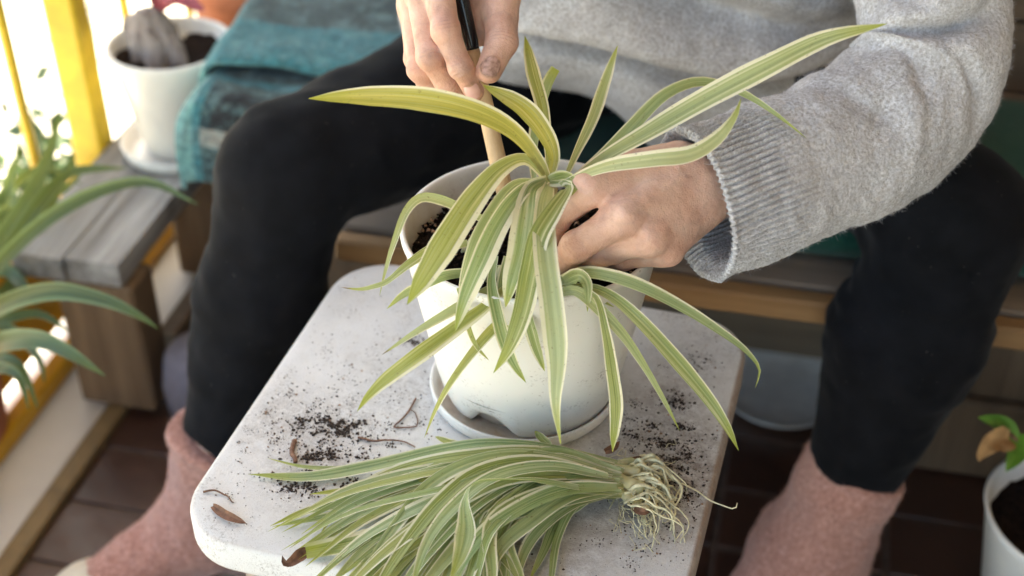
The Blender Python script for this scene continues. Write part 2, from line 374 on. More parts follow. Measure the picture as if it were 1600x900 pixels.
# value noise
def _hash(i, j, k, s):
    n = (i * 374761393 + j * 668265263 + k * 2147483647 + s * 974711) & 0xffffffff
    n = ((n ^ (n >> 13)) * 1274126177) & 0xffffffff
    return ((n ^ (n >> 16)) & 0xffff) / 65535.0
def vnoise(P, sc=1.0, seed=0):
    P = np.asarray(P, float) * sc + 1000.3; i = np.floor(P).astype(np.int64); f = P - i; f = f * f * (3 - 2 * f); r_ = 0
    for a in (0, 1):
        for b in (0, 1):
            for c in (0, 1):
                w = (f[..., 0] if a else 1 - f[..., 0]) * (f[..., 1] if b else 1 - f[..., 1]) * (f[..., 2] if c else 1 - f[..., 2])
                r_ = r_ + w * _hash(i[..., 0] + a, i[..., 1] + b, i[..., 2] + c, seed)
    return r_ * 2 - 1
def fbm(P, sc, oct=3, seed=0): return sum(vnoise(P, sc * 2**o, seed + o) / 2**o for o in range(oct))
# signed distance modelling -> surface nets
def cap_d(G, a, b, ra, rb, flat=None):
    a = np.asarray(a, np.float32); b = np.asarray(b, np.float32); ab = b - a; t = np.clip(((G - a) @ ab) / max(ab @ ab, 1e-12), 0, 1)
    q = G - (a + t[..., None] * ab)
    if flat is not None:                       # flatten along a direction: (dir, factor)
        dn = np.asarray(flat[0], np.float32); dn = dn / np.linalg.norm(dn); q = q + ((q @ dn) * (flat[1] - 1))[..., None] * dn
    return np.sqrt((q * q).sum(-1)) - (ra + (rb - ra) * t)
def smin(a, b, k):
    h = np.clip(.5 + .5 * (b - a) / k, 0, 1); return b + (a - b) * h - k * h * (1 - h)
def nets(fn, lo, hi, h, smooth=1):
    lo = np.array(lo, float); hi = np.array(hi, float); n = np.ceil((hi - lo) / h).astype(int) + 1
    ax = [lo[k] + h * np.arange(n[k]) for k in range(3)]
    G = np.stack(np.meshgrid(*ax, indexing='ij'), -1).astype(np.float32); D = fn(G); ins = D < 0
    s = [slice(0, -1), slice(1, None)]
    cnt = sum(ins[s[a], s[b], s[c]].astype(np.int8) for a in (0, 1) for b in (0, 1) for c in (0, 1))
    act = (cnt > 0) & (cnt < 8); I = np.argwhere(act); idm = -np.ones(act.shape, np.int64); idm[act] = np.arange(len(I))
    acc = np.zeros((len(I), 3)); c = np.zeros(len(I)); cor = [(a, b, d) for a in (0, 1) for b in (0, 1) for d in (0, 1)]
    for p in range(8):
        for q in range(p + 1, 8):
            dlt = np.abs(np.array(cor[p]) - np.array(cor[q]))
            if dlt.sum() != 1: continue
            va = D[tuple((I + cor[p]).T)]; vb = D[tuple((I + cor[q]).T)]; cr = (va < 0) != (vb < 0)
            t = np.where(cr, va / np.where(va == vb, 1, va - vb), 0)
            acc[cr] += (np.array(cor[p]) + (np.array(cor[q]) - np.array(cor[p])) * t[:, None])[cr]; c[cr] += 1
    V = lo + h * (I + acc / np.maximum(c, 1)[:, None]); Fq = []
    for a in range(3):
        o1, o2 = (a + 1) % 3, (a + 2) % 3
        s0 = [slice(1, -1)] * 3; s1 = [slice(1, -1)] * 3; s0[a] = slice(0, -1); s1[a] = slice(1, None)
        x0 = ins[tuple(s0)]; x1 = ins[tuple(s1)]; e = np.argwhere(x0 != x1)
        base = e.copy(); base[:, o1] += 1; base[:, o2] += 1; fl = x0[tuple(e.T)]
        def at(d1, d2):
            k = base.copy(); k[:, o1] += d1; k[:, o2] += d2; return idm[tuple(k.T)]
        q = np.stack([at(-1, -1), at(0, -1), at(0, 0), at(-1, 0)], 1); q[~fl] = q[~fl][:, ::-1]; Fq.append(q)
    Fq = np.concatenate(Fq); Fq = Fq[(Fq >= 0).all(1)]
    for _ in range(smooth):
        S = np.zeros_like(V); k = np.zeros(len(V))
        for x in range(4): 
            np.add.at(S, Fq[:, x], V[Fq[:, (x + 1) % 4]]); np.add.at(k, Fq[:, x], 1); np.add.at(S, Fq[:, x], V[Fq[:, x - 1]]); np.add.at(k, Fq[:, x], 1)
        V = V * .4 + .6 * S / np.maximum(k, 1)[:, None]
    return V, Fq
def vnormals(V, Fq):
    n = np.cross(V[Fq[:, 2]] - V[Fq[:, 0]], V[Fq[:, 3]] - V[Fq[:, 1]]) if Fq.shape[1] == 4 else np.cross(V[Fq[:, 1]] - V[Fq[:, 0]], V[Fq[:, 2]] - V[Fq[:, 0]])
    N = np.zeros_like(V)
    for x in range(Fq.shape[1]): np.add.at(N, Fq[:, x], n)
    return N / (np.linalg.norm(N, axis=1)[:, None] + 1e-12)
def fuzz(name, V, Fq, parent, mat, n, length, width, seed=1, curl=.5, keep=None):
    g = np.random.default_rng(seed); ar = np.linalg.norm(np.cross(V[Fq[:, 2]] - V[Fq[:, 0]], V[Fq[:, 3]] - V[Fq[:, 1]]), axis=1)
    if keep is not None: ar = ar * keep(V[Fq].mean(1))
    f = g.choice(len(Fq), n, p=ar / ar.sum()); a, b = g.random((2, n, 1)); q = V[Fq[f]]
    P = (q[:, 0] * (1 - a) + q[:, 1] * a) * (1 - b) + (q[:, 3] * (1 - a) + q[:, 2] * a) * b
    N = vnormals(V, Fq)[Fq[f, 0]]; rnd = g.normal(size=(n, 3)); d = N * .8 + rnd * curl; d /= np.linalg.norm(d, axis=1)[:, None]
    L = length * (.3 + g.random((n, 1)) ** 1.5 * 1.2); side = np.cross(d, g.normal(size=(n, 3))); side /= np.linalg.norm(side, axis=1)[:, None] + 1e-9
    mid = P + d * L * .55 + g.normal(size=(n, 3)) * L * .15; tip = mid + (d * .45 + g.normal(size=(n, 3)) * .35) * L
    P = P - N * length * .1; w = side * width
    VV = np.stack([P - w, P + w, mid + w * .8, mid - w * .8, tip + w * .4, tip - w * .4], 1).reshape(-1, 3); k = np.arange(n)[:, None] * 6
    FF = np.concatenate([k + [0, 1, 2, 3], k + [3, 2, 4, 5]])
    return mk(name, VV, FF, mat, parent, kind='stuff')

# ------------------------------------------------------------------ the setting
fl = tag(bx('floor', (-.60, -1.9, -.05), (2.2, 1.02, -.003), 'grout', bev=.001), kind='structure')
TW, TH, TG = .19, .0944, .0035
Vt, Ft = box((TG, TG, -.006), (TW - TG, TH - TG, 0.0), .0012); tm = None
for iy in range(-1, 12):
    for ix in range(-4, 5):
        x0, y0 = .1545 + ix * TW, -.0072 + iy * TH
        if x0 < -.606 + .0 and x0 + TW < -.59: continue
        if tm is None:
            o = fixn(mk('floor_tile', Vt, Ft, 'tile', fl, smooth=False)); tm = o.data
        else:
            o = bpy.data.objects.new('floor_tile', tm); COL.objects.link(o); o.parent = fl
        o.location = (x0, y0, random.uniform(-.0006, .0006)); o.rotation_euler = (random.uniform(-.004, .004), random.uniform(-.004, .004), random.uniform(-.003, .003))
tag(bx('ledge', (-.86, -1.3, -.10), (-.616, 2.2, .006), 'ledge', bev=.002), kind='structure')
tag(bx('floor_trim', (-.613, -1.3, -.04), (-.588, 2.2, .012), 'edge', bev=.002), kind='structure')
tag(bx('wall', (-.70, 1.03, -.05), (2.2, 1.15, 2.45), 'wall'), 'plain plastered house wall behind the wooden bench', 'wall', kind='structure')
tag(bx('wall', (2.21, -1.9, -.05), (2.31, 1.0, 2.45), 'wall'), 'unseen plastered side wall added at the right for warm bounce light', 'wall', kind='structure')  # out of view, added to bounce warm light
tag(bx('wall', (.95, -2.0, -.05), (2.2, -1.9, 2.45), 'wall'), 'unseen plastered wall added opposite the bench to block frontal light', 'wall', kind='structure')  # unseen, added behind the camera so light comes mainly from the left
tag(bx('roof', (-.78, -2.0, 2.46), (2.4, 1.2, 2.56), 'ceil'), 'timber porch roof above the bench', 'roof', kind='structure')
gr = mk('ground', [(-60, -60, -.6), (60, -60, -.6), (60, 60, -.6), (-60, 60, -.6)], [[0, 1, 2, 3]], 'ground', smooth=False, kind='structure')

# railing
rail = empty('railing', 'bright yellow painted balcony railing with square post and rails coloured a shaded yellow at the left', 'railing')
p0 = PZ(118, 262, .2); print('post', p0)
bx('post', (-.738, .572, .012), (-.694, .608, 1.05), 'yellow', rail, .004)
bx('post', (-.755, -.60, .012), (-.690, -.535, 1.05), 'yellow', rail, .004)
bx('post', (-.755, 1.70, .012), (-.690, 1.765, 1.05), 'yellow', rail, .004)
bx('bottom_rail', (-.712, -.53, .008), (-.688, .571, .034), 'shadedyellow', rail)
bx('bottom_rail', (-.712, .612, .008), (-.688, 1.698, .034), 'shadedyellow', rail)
bx('middle_rail', (-.745, -.53, .047), (-.720, .571, .19), 'shadedyellow', rail)
bx('middle_rail', (-.745, .612, .085), (-.720, 1.698, .14), 'yellow', rail)
bx('top_rail', (-.77, -.60, 1.051), (-.675, 1.765, 1.085), 'yellow', rail)
for y in (-.2, .1, .48, .76, .95, 1.14, 1.33, 1.52):
    z0 = .191 if y < .55 else .141
    V, Fs = tube([(-.7325, y, z0), (-.7325, y, 1.05)], .007, 8); mk('baluster', V, Fs, 'yellow', rail)
wires = []
for z in (.28, .36, .44): wires.append(tube(spline([(-.77, .62, z), (-.775, .9, z - .01), (-.77, 1.3, z + .01), (-.77, 1.69, z)], 10), .0015, 5))
for y in (.72, .82, .92): wires.append(tube([(-.772, y, .145), (-.772, y + .03, .5)], .0015, 5))
V, Fs = join(wires); mk('wire_netting', V, Fs, 'darkleaf', rail)

# bench
bench = empty('bench', 'long wooden bench with weathered grey seat slats and bare pine front edge', 'bench')
BX0, BX1 = -.52, 1.3
bx('front_board', (-.262, .268, .332), (BX1, .290, .357), 'orangewood', bench)
ys = [.293, .375, .457, .539, .621, .703]
for k, y in enumerate(ys):
    bx('seat_slat', (-.262, y, .334), (BX1 + .01, y + .072, .360), 'benchwood', bench, .003)
for z in (.362, .455, .56, .67): bx('backrest_slat', (-.25, .745, z), (BX1, .768, z + .088), 'slat', bench, rot=None)
bx('backrest_post', (-.2, .77, .0), (-.13, .81, .80), 'brownwood', bench); bx('backrest_post', (1.0, .77, .0), (1.07, .81, .80), 'brownwood', bench)
bx('leg', (-.252, .32, .0), (-.19, .38, .331), 'brownwood', bench); bx('leg', (-.252, .70, .0), (-.205, .76, .331), 'brownwood', bench)
bx('side_panel', (.37, .47, .002), (.56, .50, .331), 'brownwood', bench); M['shadepanel'] = wood('under_bench_shade', (.012, .009, .008), (.03, .022, .017), 0)
bx('shade_panel', (-.20, .69, .0), (1.0, .698, .330), 'shadepanel', bench); bx('leg', (1.0, .32, .0), (1.06, .38, .331), 'brownwood', bench)  # near-black panel added to stand in for the shade under the bench
bx('lower_beam', (-.188, .62, .015), (.369, .66, .085), 'slat', bench)
bx('lower_beam', (.56, .42, .02), (1.0, .46, .12), 'slat', bench)
bx('lower_board', (.375, .452, .004), (.60, .468, .115), 'brownwood', bench)

# low wooden stand on the left
st = empty('low_stand', 'low weathered grey wooden plank stand on block legs beside the yellow railing', 'stand')
ax, bx_ = -.688, -.532; y0, y1 = .318, .86
for k, (xa, xb) in enumerate(((-.690, -.6232), (-.6228, -.555))):
    bx('plank', (xa, y0 + .010 + .004 * k, .205), (xb, y1, .238 - .001 * k), 'greywood', st, .0012)
bx('leg', (-.645, .334, .013), (-.545, .39, .203), 'legwood', st, .004); bx('leg', (-.640, .62, .013), (-.545, .68, .203), 'legwood', st, .004)
bx('stretcher', (-.555, .387, .045), (-.53, .618, .10), 'slat', st, .003)

def lpot(name, cx, cy, z0, prof, mat, label, cat, n=72, inner=.0025):
    root = empty(name, label, cat); V, Fq = lathe(prof, n, (cx, cy, z0)); o = mk('body', V, Fq, mat, root); return root, o
# white pot + saucer on the stand
sc_ = tag(mk('saucer', *lathe([(0, .002), (.05, .002), (.066, .004), (.072, .018), (.075, .018), (.070, .001), (.05, 0), (0, 0)], 56, (-.592, .594, .240)), 'whiteceramic'), 'white saucer under the small white flower pot on the grey plank stand', 'saucer')
PX, PY = -.588, .600
r1, pb = lpot('flower_pot', PX, PY, .244, [(.0, .001), (.046, .001), (.050, .004), (.0735, .128), (.078, .138), (.078, .143), (.0745, .144), (.071, .138), (.069, .12), (0.0, .118)], 'whiteceramic', 'tapering white flower pot standing on a saucer at the left', 'flower pot')
def soil_disc(cx, cy, z, r, amp, name='soil', parent=None, n=40, seed=3, **k):
    rr = np.linspace(0, 1, n)[:, None]; a = np.arange(72)[None] / 72 * 2 * PI
    X = np.stack([cx + r * rr * np.cos(a), cy + r * rr * np.sin(a), z + 0 * a * rr], -1).reshape(-1, 3)
    X[:, 2] += fbm(X, 90, 4, seed) * amp + vnoise(X, 30, seed + 9) * amp
    return mk(name, X, grid_faces(n, 72, True), 'soil', parent, kind='stuff')
soil_disc(PX, PY, .244 + .124, .0705, .004, parent=r1)
cau = empty('caudex_plant', 'gnarled grey trunk plant with a reddish leaf growing in the small white pot', 'potted plant')
def caudex(G):
    d = 1.0
    for a, b, ra, rb in (((-.025, 0, 0), (-.018, 0, .055), .020, .024), ((-.018, 0, .055), (-.012, 0, .085), .024, .018), ((-.03, .004, .03), (-.028, .004, .07), .016, .016), ((.02, -.01, 0), (.0, 0, .06), .013, .018), ((0, -.02, 0), (-.008, -.004, .05), .014, .018), ((-.012, 0, .085), (-.008, 0, .10), .014, .008)):
        e = cap_d(G, np.array(a) * [1.1, 1.1, .62] + (PX - .008, PY, .362), np.array(b) * [1.1, 1.1, .62] + (PX - .008, PY, .362), ra, rb); d = e if np.ndim(d) == 0 else smin(d, e, .006)
    return d - fbm(G * np.float32([1, 1, .35]), 95, 3, 5).astype(np.float32) * .006
V, Fq = nets(caudex, (PX - .07, PY - .06, .35), (PX + .06, PY + .05, .50), .003, 1); mk('trunk', V, Fq, 'bark', cau)

# terracotta pot further back
tp, _ = lpot('terracotta_pot', -.56, .83, .244, [(0, 0), (.07, 0), (.074, .004), (.098, .13), (.106, .13), (.108, .165), (.101, .166), (.098, .15), (0, .14)], 'terracotta', 'terracotta pot behind the white pot, cut by the top edge', 'flower pot')
soil_disc(-.56, .83, .244 + .15, .098, .004, parent=tp, seed=8)

# ------------------------------------------------------------------ leaves
def lerp_prof(s, kind):
    if kind == 'std': return np.clip(np.interp(s, [0, .12, .35, .6, .8, .92, 1.0], [.34, .5, .85, 1.0, .78, .42, .02]), .02, 1)
    if kind == 'tipwide': return np.interp(s, [0, .2, .5, .75, .9, 1.0], [.3, .5, .9, 1.0, .65, .02])
    if kind == 'basewide': return np.interp(s, [0, .1, .3, .6, .85, 1.0], [.6, .85, 1.0, .7, .35, .02])
    if kind == 'even': return np.interp(s, [0, .1, .3, .65, .85, .95, 1.0], [.5, .8, 1.0, .97, .62, .28, .02])
    if kind == 'hang': return np.interp(s, [0, .1, .3, .65, .8, .9, 1.0], [.5, .8, .95, 1.0, .6, .3, .04])
    if kind == 'twist': return np.interp(s, [0, .25, .45, .58, .78, .9, 1.0], [.3, .5, .45, .25, 1.0, .6, .03])
    if kind == 'cut': return np.interp(s, [0, .2, .5, .9, 1.0], [.4, .7, 1.0, .95, .8])
def leaf(P, w, parent, roll=(0, 0), prof='std', yel=0, pale=0, blue=0, brown=0, mat='leaf', fold=.28, n=30, name='leaf', face=None, wave=.0, mar=None):
    P = spline(np.array(P, float), n); T = np.gradient(P, axis=0); T /= np.linalg.norm(T, axis=1)[:, None]
    s = np.linspace(0, 1, n); view = P - CAM if face is None else np.broadcast_to(-np.array(face, float), P.shape); view = view / np.linalg.norm(view, axis=1)[:, None]
    S = np.cross(T, view); ln = np.linalg.norm(S, axis=1)[:, None]; S = S / (ln + 1e-9)
    for i in range(1, n):
        if S[i] @ S[i - 1] < 0: S[i] *= -1
    N = np.cross(S, T)
    N = np.where((np.sum(N * view, 1) > 0)[:, None], -N, N)
    ra = np.radians(np.interp(s, np.linspace(0, 1, len(roll)), roll))[:, None]
    S2 = S * np.cos(ra) + N * np.sin(ra); N2 = N * np.cos(ra) - S * np.sin(ra)
    W = lerp_prof(s, prof) * w / 2; us = np.array([-1, -.72, -.4, -.12, 0, .12, .4, .72, 1.0]); fd = fold * (1 - .35 * s)
    ph = random.uniform(0, 6)
    dep = (np.abs(us)[None] ** 1.1 - .5) * (fd * W)[:, None] + wave * W[:, None] * np.sin(s[:, None] * 14 + ph + us[None] * 1.2) * np.abs(us)[None]
    V = P[:, None] + S2[:, None] * (us[None, :, None] * W[:, None, None]) + N2[:, None] * dep[..., None]
    uv = np.stack(np.broadcast_arrays((us[None] + 1) / 2, s[:, None]), -1).reshape(-1, 2)
    o = mk(name, V.reshape(-1, 3), grid_faces(n, 9), mat, parent, uv=uv)
    o['mar'] = float(mar if mar is not None else random.choice([.72, .80, .86, .90, .93])); o['yel'] = float(yel); o['pale'] = float(pale); o['blue'] = float(blue); o['brown'] = float(brown)
    return o
PXM = 1 / F
def L(pts, w, parent, d0=.95, **k):       # pts: (px, py, depth)
    P = [PD(*q) for q in pts]; dm = np.mean([q[2] for q in pts]); return leaf(P, w * .87 * dm * PXM, parent, **k)

plant = empty('spider_plant', 'variegated cream edged spider plant being planted in the white pot, held by one hand', 'plant')
c0 = (857, 285, .955)
SP = [ # pts, width px, options
 ([c0, (845, 256, .945), (803, 205, .925), (742, 173, .91), (655, 154, .90), (560, 150, .895), (482, 154, .89)], 44, dict(yel=.85, mar=.93, prof='std', roll=(20, 0, 10), wave=.05)),
 ([c0, (866, 245, .95), (850, 205, .94), (815, 165, .93), (755, 133, .925)], 36, dict(yel=.8, mar=.9, roll=(20, 5, 0))),
 ([(858, 285, .96), (856, 230, .965), (848, 170, .97), (833, 115, .975), (820, 56, .98)], 27, dict(yel=.35, prof='tipwide', roll=(10, 0, 20))),
 ([(835, 290, .975), (832, 235, .985), (840, 180, .99), (855, 130, .99), (868, 107, .99)], 21, dict(blue=.3, pale=.3, prof='cut')),
 ([(880, 285, .955), (900, 240, .96), (926, 185, .97), (945, 130, .98), (965, 71, .985)], 24, dict(pale=.3, yel=.15, prof='std', roll=(30, 15, 0))),
 ([(885, 290, .945), (940, 248, .935), (1010, 207, .925), (1100, 155, .915), (1200, 103, .905), (1290, 60, .90), (1386, 37, .895)], 43, dict(pale=.35, yel=.1, roll=(10, -10, 5))),
 ([(890, 288, .95), (940, 245, .945), (985, 200, .94), (1035, 150, .94), (1085, 128, .945), (1130, 133, .95), (1170, 150, .95), (1215, 180, .945), (1260, 216, .94)], 25, dict(pale=.15, blue=.2, prof='basewide')),
 ([(875, 288, .93), (945, 260, .905), (1020, 248, .893), (1080, 240, .89), (1122, 214, .89), (1148, 180, .888), (1158, 153, .885)], 32, dict(pale=.6, yel=.15, prof='std', roll=(20, 0, -10, 40))),
 ([(850, 275, .95), (820, 249, .935), (782, 264, .915), (745, 305, .90), (705, 365, .885), (668, 425, .88), (636, 476, .88)], 52, dict(yel=.3, pale=.1, prof='tipwide', roll=(35, 5, 0, 5), fold=.2)),
 ([(848, 285, .95), (805, 290, .93), (770, 335, .915), (745, 385, .91), (728, 440, .915), (718, 490, .92)], 34, dict(pale=.35, roll=(20, 10, 0))),
 ([(850, 282, .945), (815, 300, .92), (780, 350, .90), (752, 410, .895), (728, 465, .90), (711, 518, .905)], 42, dict(blue=.5, mar=.62, roll=(20, 0, 0), fold=.35)),
 ([(855, 280, .945), (830, 295, .925), (820, 340, .905), (812, 390, .90), (798, 440, .90), (790, 480, .905)], 46, dict(blue=.35, mar=.6, prof='std', roll=(0, 0, 10), fold=.4)),
 ([(862, 285, .94), (888, 290, .92), (868, 325, .90), (842, 370, .89), (830, 425, .89), (816, 490, .89), (795, 545, .895), (771, 583, .90)], 42, dict(yel=.2, roll=(60, 10, 0, 0), fold=.35)),
 ([(858, 290, .94), (850, 330, .905), (852, 400, .885), (862, 475, .88), (870, 560, .885), (868, 630, .89), (876, 694, .90)], 45, dict(pale=.55, yel=.05, prof='hang', roll=(-30, 0, 25), fold=.3, mar=.72)),
 ([(760, 345, .96), (718, 325, .95), (690, 313, .945), (658, 309, .94), (635, 330, .935), (617, 375, .93), (603, 420, .93), (593, 462, .93)], 19, dict(pale=.6, yel=.15, prof='basewide')),
 ([(730, 380, .96), (680, 388, .94), (640, 412, .925), (605, 440, .92), (583, 448, .92), (562, 452, .92), (533, 449, .92)], 21, dict(pale=.1, yel=.1, prof='basewide', brown=1, roll=(0, 0, 40, -30))),
 ([(800, 415, .96), (735, 425, .95), (695, 430, .94), (660, 445, .935), (630, 460, .93), (604, 483, .93)], 20, dict(blue=.3, pale=.2)),
 ([(790, 440, .955), (735, 470, .94), (690, 495, .93), (645, 522, .925), (597, 554, .925)], 22, dict(pale=.75, yel=.1, prof='basewide', brown=.8)),
 ([(800, 440, .95), (760, 478, .93), (710, 515, .92), (655, 555, .91), (605, 592, .91), (575, 620, .91), (558, 643, .91)], 32, dict(yel=.35, roll=(0, 10, 0))),
 ([(820, 470, .95), (770, 515, .935), (735, 556, .93), (702, 602, .93), (680, 642, .935), (663, 684, .94)], 21, dict(yel=.5, prof='basewide', roll=(0, 30, 20))),
 ([(715, 450, .925), (728, 485, .93), (733, 515, .93), (745, 542, .93), (764, 563, .93)], 10, dict(yel=.3, prof='even')),
 ([(775, 400, .94), (768, 440, .93), (777, 492, .92), (790, 540, .925), (805, 572, .93), (822, 598, .93)], 26, dict(blue=.5, roll=(10, -10, 0))),
 ([(790, 400, .95), (784, 440, .945), (784, 475, .94), (794, 515, .94)], 21, dict(blue=.3)),
 ([(812, 440, .94), (823, 493, .93), (836, 540, .93), (851, 580, .93)], 23, dict(blue=.2, yel=.1)),
 ([(862, 445, .945), (905, 426, .93), (945, 428, .92), (1000, 445, .92), (1070, 481, .93), (1130, 520, .94), (1168, 550, .95), (1187, 578, .96), (1180, 606, .965)], 25, dict(blue=.2, pale=.2, prof='basewide', roll=(20, 10, 0))),
 ([(870, 455, .945), (915, 448, .93), (955, 462, .92), (1000, 500, .915), (1055, 560, .925), (1105, 620, .935), (1135, 665, .94), (1154, 704, .95)], 28, dict(blue=.15, yel=.15)),
 ([(868, 460, .94), (900, 455, .925), (938, 485, .915), (975, 525, .92), (1010, 577, .93), (1040, 630, .94), (1062, 673, .95)], 22, dict(pale=.3, yel=.1, roll=(0, 10, 30, -10), prof='basewide')),
 ([(905, 455, .93), (932, 465, .915), (946, 515, .915), (956, 575, .925), (963, 635, .935), (957, 706, .95)], 26, dict(yel=.2, prof='tipwide', roll=(0, 10, 0))),
 ([(880, 440, .94), (905, 430, .92), (918, 445, .915), (918, 487, .92)], 28, dict(pale=.2, prof='basewide', n=18)),
 ([(860, 455, .95), (885, 447, .94), (915, 458, .94), (960, 480, .945)], 10, dict(yel=.2, n=14)),
 ([(880, 465, .95), (905, 470, .94), (925, 480, .935)], 14, dict(blue=.3, n=12)),
 ([(858, 283, .94), (885, 278, .925), (900, 290, .915), (893, 306, .915)], 30, dict(yel=.1, prof='basewide', n=16)),
 ([(740, 395, .96), (745, 420, .95), (740, 450, .945), (735, 475, .945)], 14, dict(pale=.4, n=14)),
]
for pts, w, k in SP: L(pts, w, plant, **k)
def stemtube(P, r, parent, mat, name='stem', m=8, n=14):
    V, Fs = tube(spline(np.array(P, float), n), r, m); return mk(name, V, Fs, mat, parent)
t = NT('leaf_base'); t.B(Base_Color=t.ramp(t.noise(90), [(.3, (.40, .38, .17)), (.7, (.66, .60, .36))]), Roughness=.5); M['leafbase'] = t.m
stemtube([PD(858, 292, .95), PD(850, 340, .96), PD(845, 390, .975), (.01, -.02, .56)], .0065, plant, 'leafbase')
stemtube([(.012, -.04, .555), PD(862, 455, .945)], .007, plant, 'leafbase'); stemtube([(-.03, -.03, .555), PD(790, 425, .955)], .006, plant, 'leafbase')
stemtube([(-.05, -.005, .555), PD(752, 365, .965)], .005, plant, 'leafbase')

# ------------------------------------------------------------------ the big pot
pot = empty('plant_pot', 'large white plastic pot with drainage notches, smeared with soil, on the white stool', 'flower pot')
NA = 336; az = np.arange(NA) / NA * 2 * PI; zb = .4335
prof = [(.0615, 0), (.0665, .006), (.0700, .016), (.0740, .032), (.0790, .060), (.0850, .093), (.0905, .124), (.0936, .143), (.0958, .149), (.0962, .1525), (.0952, .1548), (.0935, .1550), (.0920, .1535), (.0910, .148), (.0878, .124), (.0800, .08), (.0765, .06)]
P_ = np.array(prof); V = np.stack([P_[:, 0, None] * np.cos(az), P_[:, 0, None] * np.sin(az), zb + np.repeat(P_[:, 1, None], NA, 1)], -1)
for na in (-106, 14, 134):
    dlt = (np.degrees(az) - na + 180) % 360 - 180; arch = (.5 + .5 * np.cos(np.clip(np.abs(dlt) / 22.0, 0, 1) ** 1.25 * PI)) * .019
    for k in range(4):
        lift = arch * (1 - k / 4.0); V[k, :, 2] = np.maximum(V[k, :, 2], zb + P_[k, 1] + lift * (1 if k == 0 else 1))
        rr = np.interp(V[k, :, 2] - zb, P_[:7, 1], P_[:7, 0]); f = np.clip(arch / .004, 0, 1); s_ = (P_[k, 0] * (1 - f) + rr * f) / np.hypot(V[k, :, 0], V[k, :, 1]); V[k, :, 0] *= s_; V[k, :, 1] *= s_
Fp = grid_faces(len(prof), NA, True)
b_ = mk('body', V.reshape(-1, 3), Fp, 'pot', pot)
inn = np.zeros((len(prof), NA)); inn[12:] = np.linspace(.35, 1, len(prof) - 12)[:, None]; attr(b_, 'dirt', inn.ravel())
ic = mk('base_cup', *lathe([(.0742, .034), (.066, .030), (.057, .014), (.055, .002), (0, .002)], 96, (0, 0, zb)), 'pot', pot); attr(ic, 'dirt', np.full(96 * 5, .55))
fixn(ic)
sd_ = soil_disc(0, .0, zb + .128, .0885, .0045, parent=pot, n=90, seed=4)
def crumbs(name, P, size, parent, mat='soil', seed=0, flatz=.7):
    g = np.random.default_rng(seed); n = len(P); base = np.array([(1, 0, 0), (-1, 0, 0), (0, 1, 0), (0, -1, 0), (0, 0, 1), (0, 0, -1)], float)
    tri = np.array([(0, 2, 4), (2, 1, 4), (1, 3, 4), (3, 0, 4), (2, 0, 5), (1, 2, 5), (3, 1, 5), (0, 3, 5)])
    A = g.normal(size=(n, 3, 3)); Q, _ = np.linalg.qr(A); v = base[None] * (.55 + .9 * g.random((n, 6, 1))) @ Q; v *= np.asarray(size)[:, None, None]; v[..., 2] *= flatz
    V = (P[:, None] + v).reshape(-1, 3); Fq = (np.arange(n)[:, None, None] * 6 + tri[None]).reshape(-1, 3)
    return mk(name, V, Fq, mat, parent, smooth=False, kind='stuff')
n = 3600; rr = .086 * np.sqrt(rng.random(n)); aa = rng.random(n) * 2 * PI; Pc = np.stack([rr * np.cos(aa), rr * np.sin(aa), np.full(n, zb + .130)], 1)
Pc[:, 2] += fbm(Pc * [1, 1, 0], 90, 2, 3) * .003 + rng.random(n) * .003 + np.clip(rr - .07, 0, 1) * .12
crumbs('loose_soil', Pc, .0008 + rng.random(n) ** 3 * .0026, pot, seed=5)
n = 160; rr = .084 * np.sqrt(rng.random(n)); aa = rng.random(n) * 2 * PI; M['perlite'] = simple('bark_chip', (.34, .20, .12), .9, 200, .4, .3)
crumbs('bark_chips', np.stack([rr * np.cos(aa), rr * np.sin(aa), np.full(n, zb + .1345) + np.clip(rr - .07, 0, 1) * .12], 1), .001 + rng.random(n) * .0015, pot, 'perlite', seed=6)
sa = tag(mk('saucer', *lathe([(0, .0022), (.060, .0022), (.068, .004), (.0722, .012), (.0736, .0135), (.0750, .0125), (.0740, .004), (.071, .0), (0, 0)], 96, (-.004, -.002, .4305)), 'pot'), 'white plastic saucer under the large pot on the stool', 'saucer')
attr(sa, 'dirt', np.repeat(np.array([1, 1, .7, .1, 0, 0, 0, 0, 0.]), 96))

# ------------------------------------------------------------------ stool
stool = empty('stool', 'square white painted stool with rounded corners, its top strewn with soil', 'stool')
SCX, SCY, HW, HD, RC = -.026, -.041, .1835, .1785, .050; SR = rotz(R(-3.4)); ZT = .43
def rrect(hw, hd, r_, n=12):
    out = []
    for cx, cy, a0 in ((hw - r_, hd - r_, 0), (-hw + r_, hd - r_, 90), (-hw + r_, -hd + r_, 180), (hw - r_, -hd + r_, 270)):
        for k in range(n + 1): a = R(a0 + 90 * k / n); out.append((cx + r_ * math.cos(a), cy + r_ * math.sin(a)))
    return np.array(out)
def slab(insets, zs):
    rings = []
    for ins, z in zip(insets, zs):
        q = rrect(HW - ins, HD - ins, max(RC - ins, .004)); rings.append(np.c_[q, np.full(len(q), z)])
    Vv = np.concatenate(rings); m = len(rings[0]); Fs = [list(f) for f in grid_faces(len(rings), m, True)]; Fs += [list(range(m))[::-1], list(range((len(rings) - 1) * m, len(rings) * m))]
    Vv[:, :3] = Vv @ SR.T; Vv += (SCX, SCY, 0); return Vv, Fs
V, Fs = slab([.006, .0025, .0008, 0, 0, .0008, .0022, .0045, .012, .035, .07], [ZT - .029, ZT - .0285, ZT - .027, ZT - .024, ZT - .005, ZT - .0025, ZT - .0008, ZT, ZT, ZT, ZT])
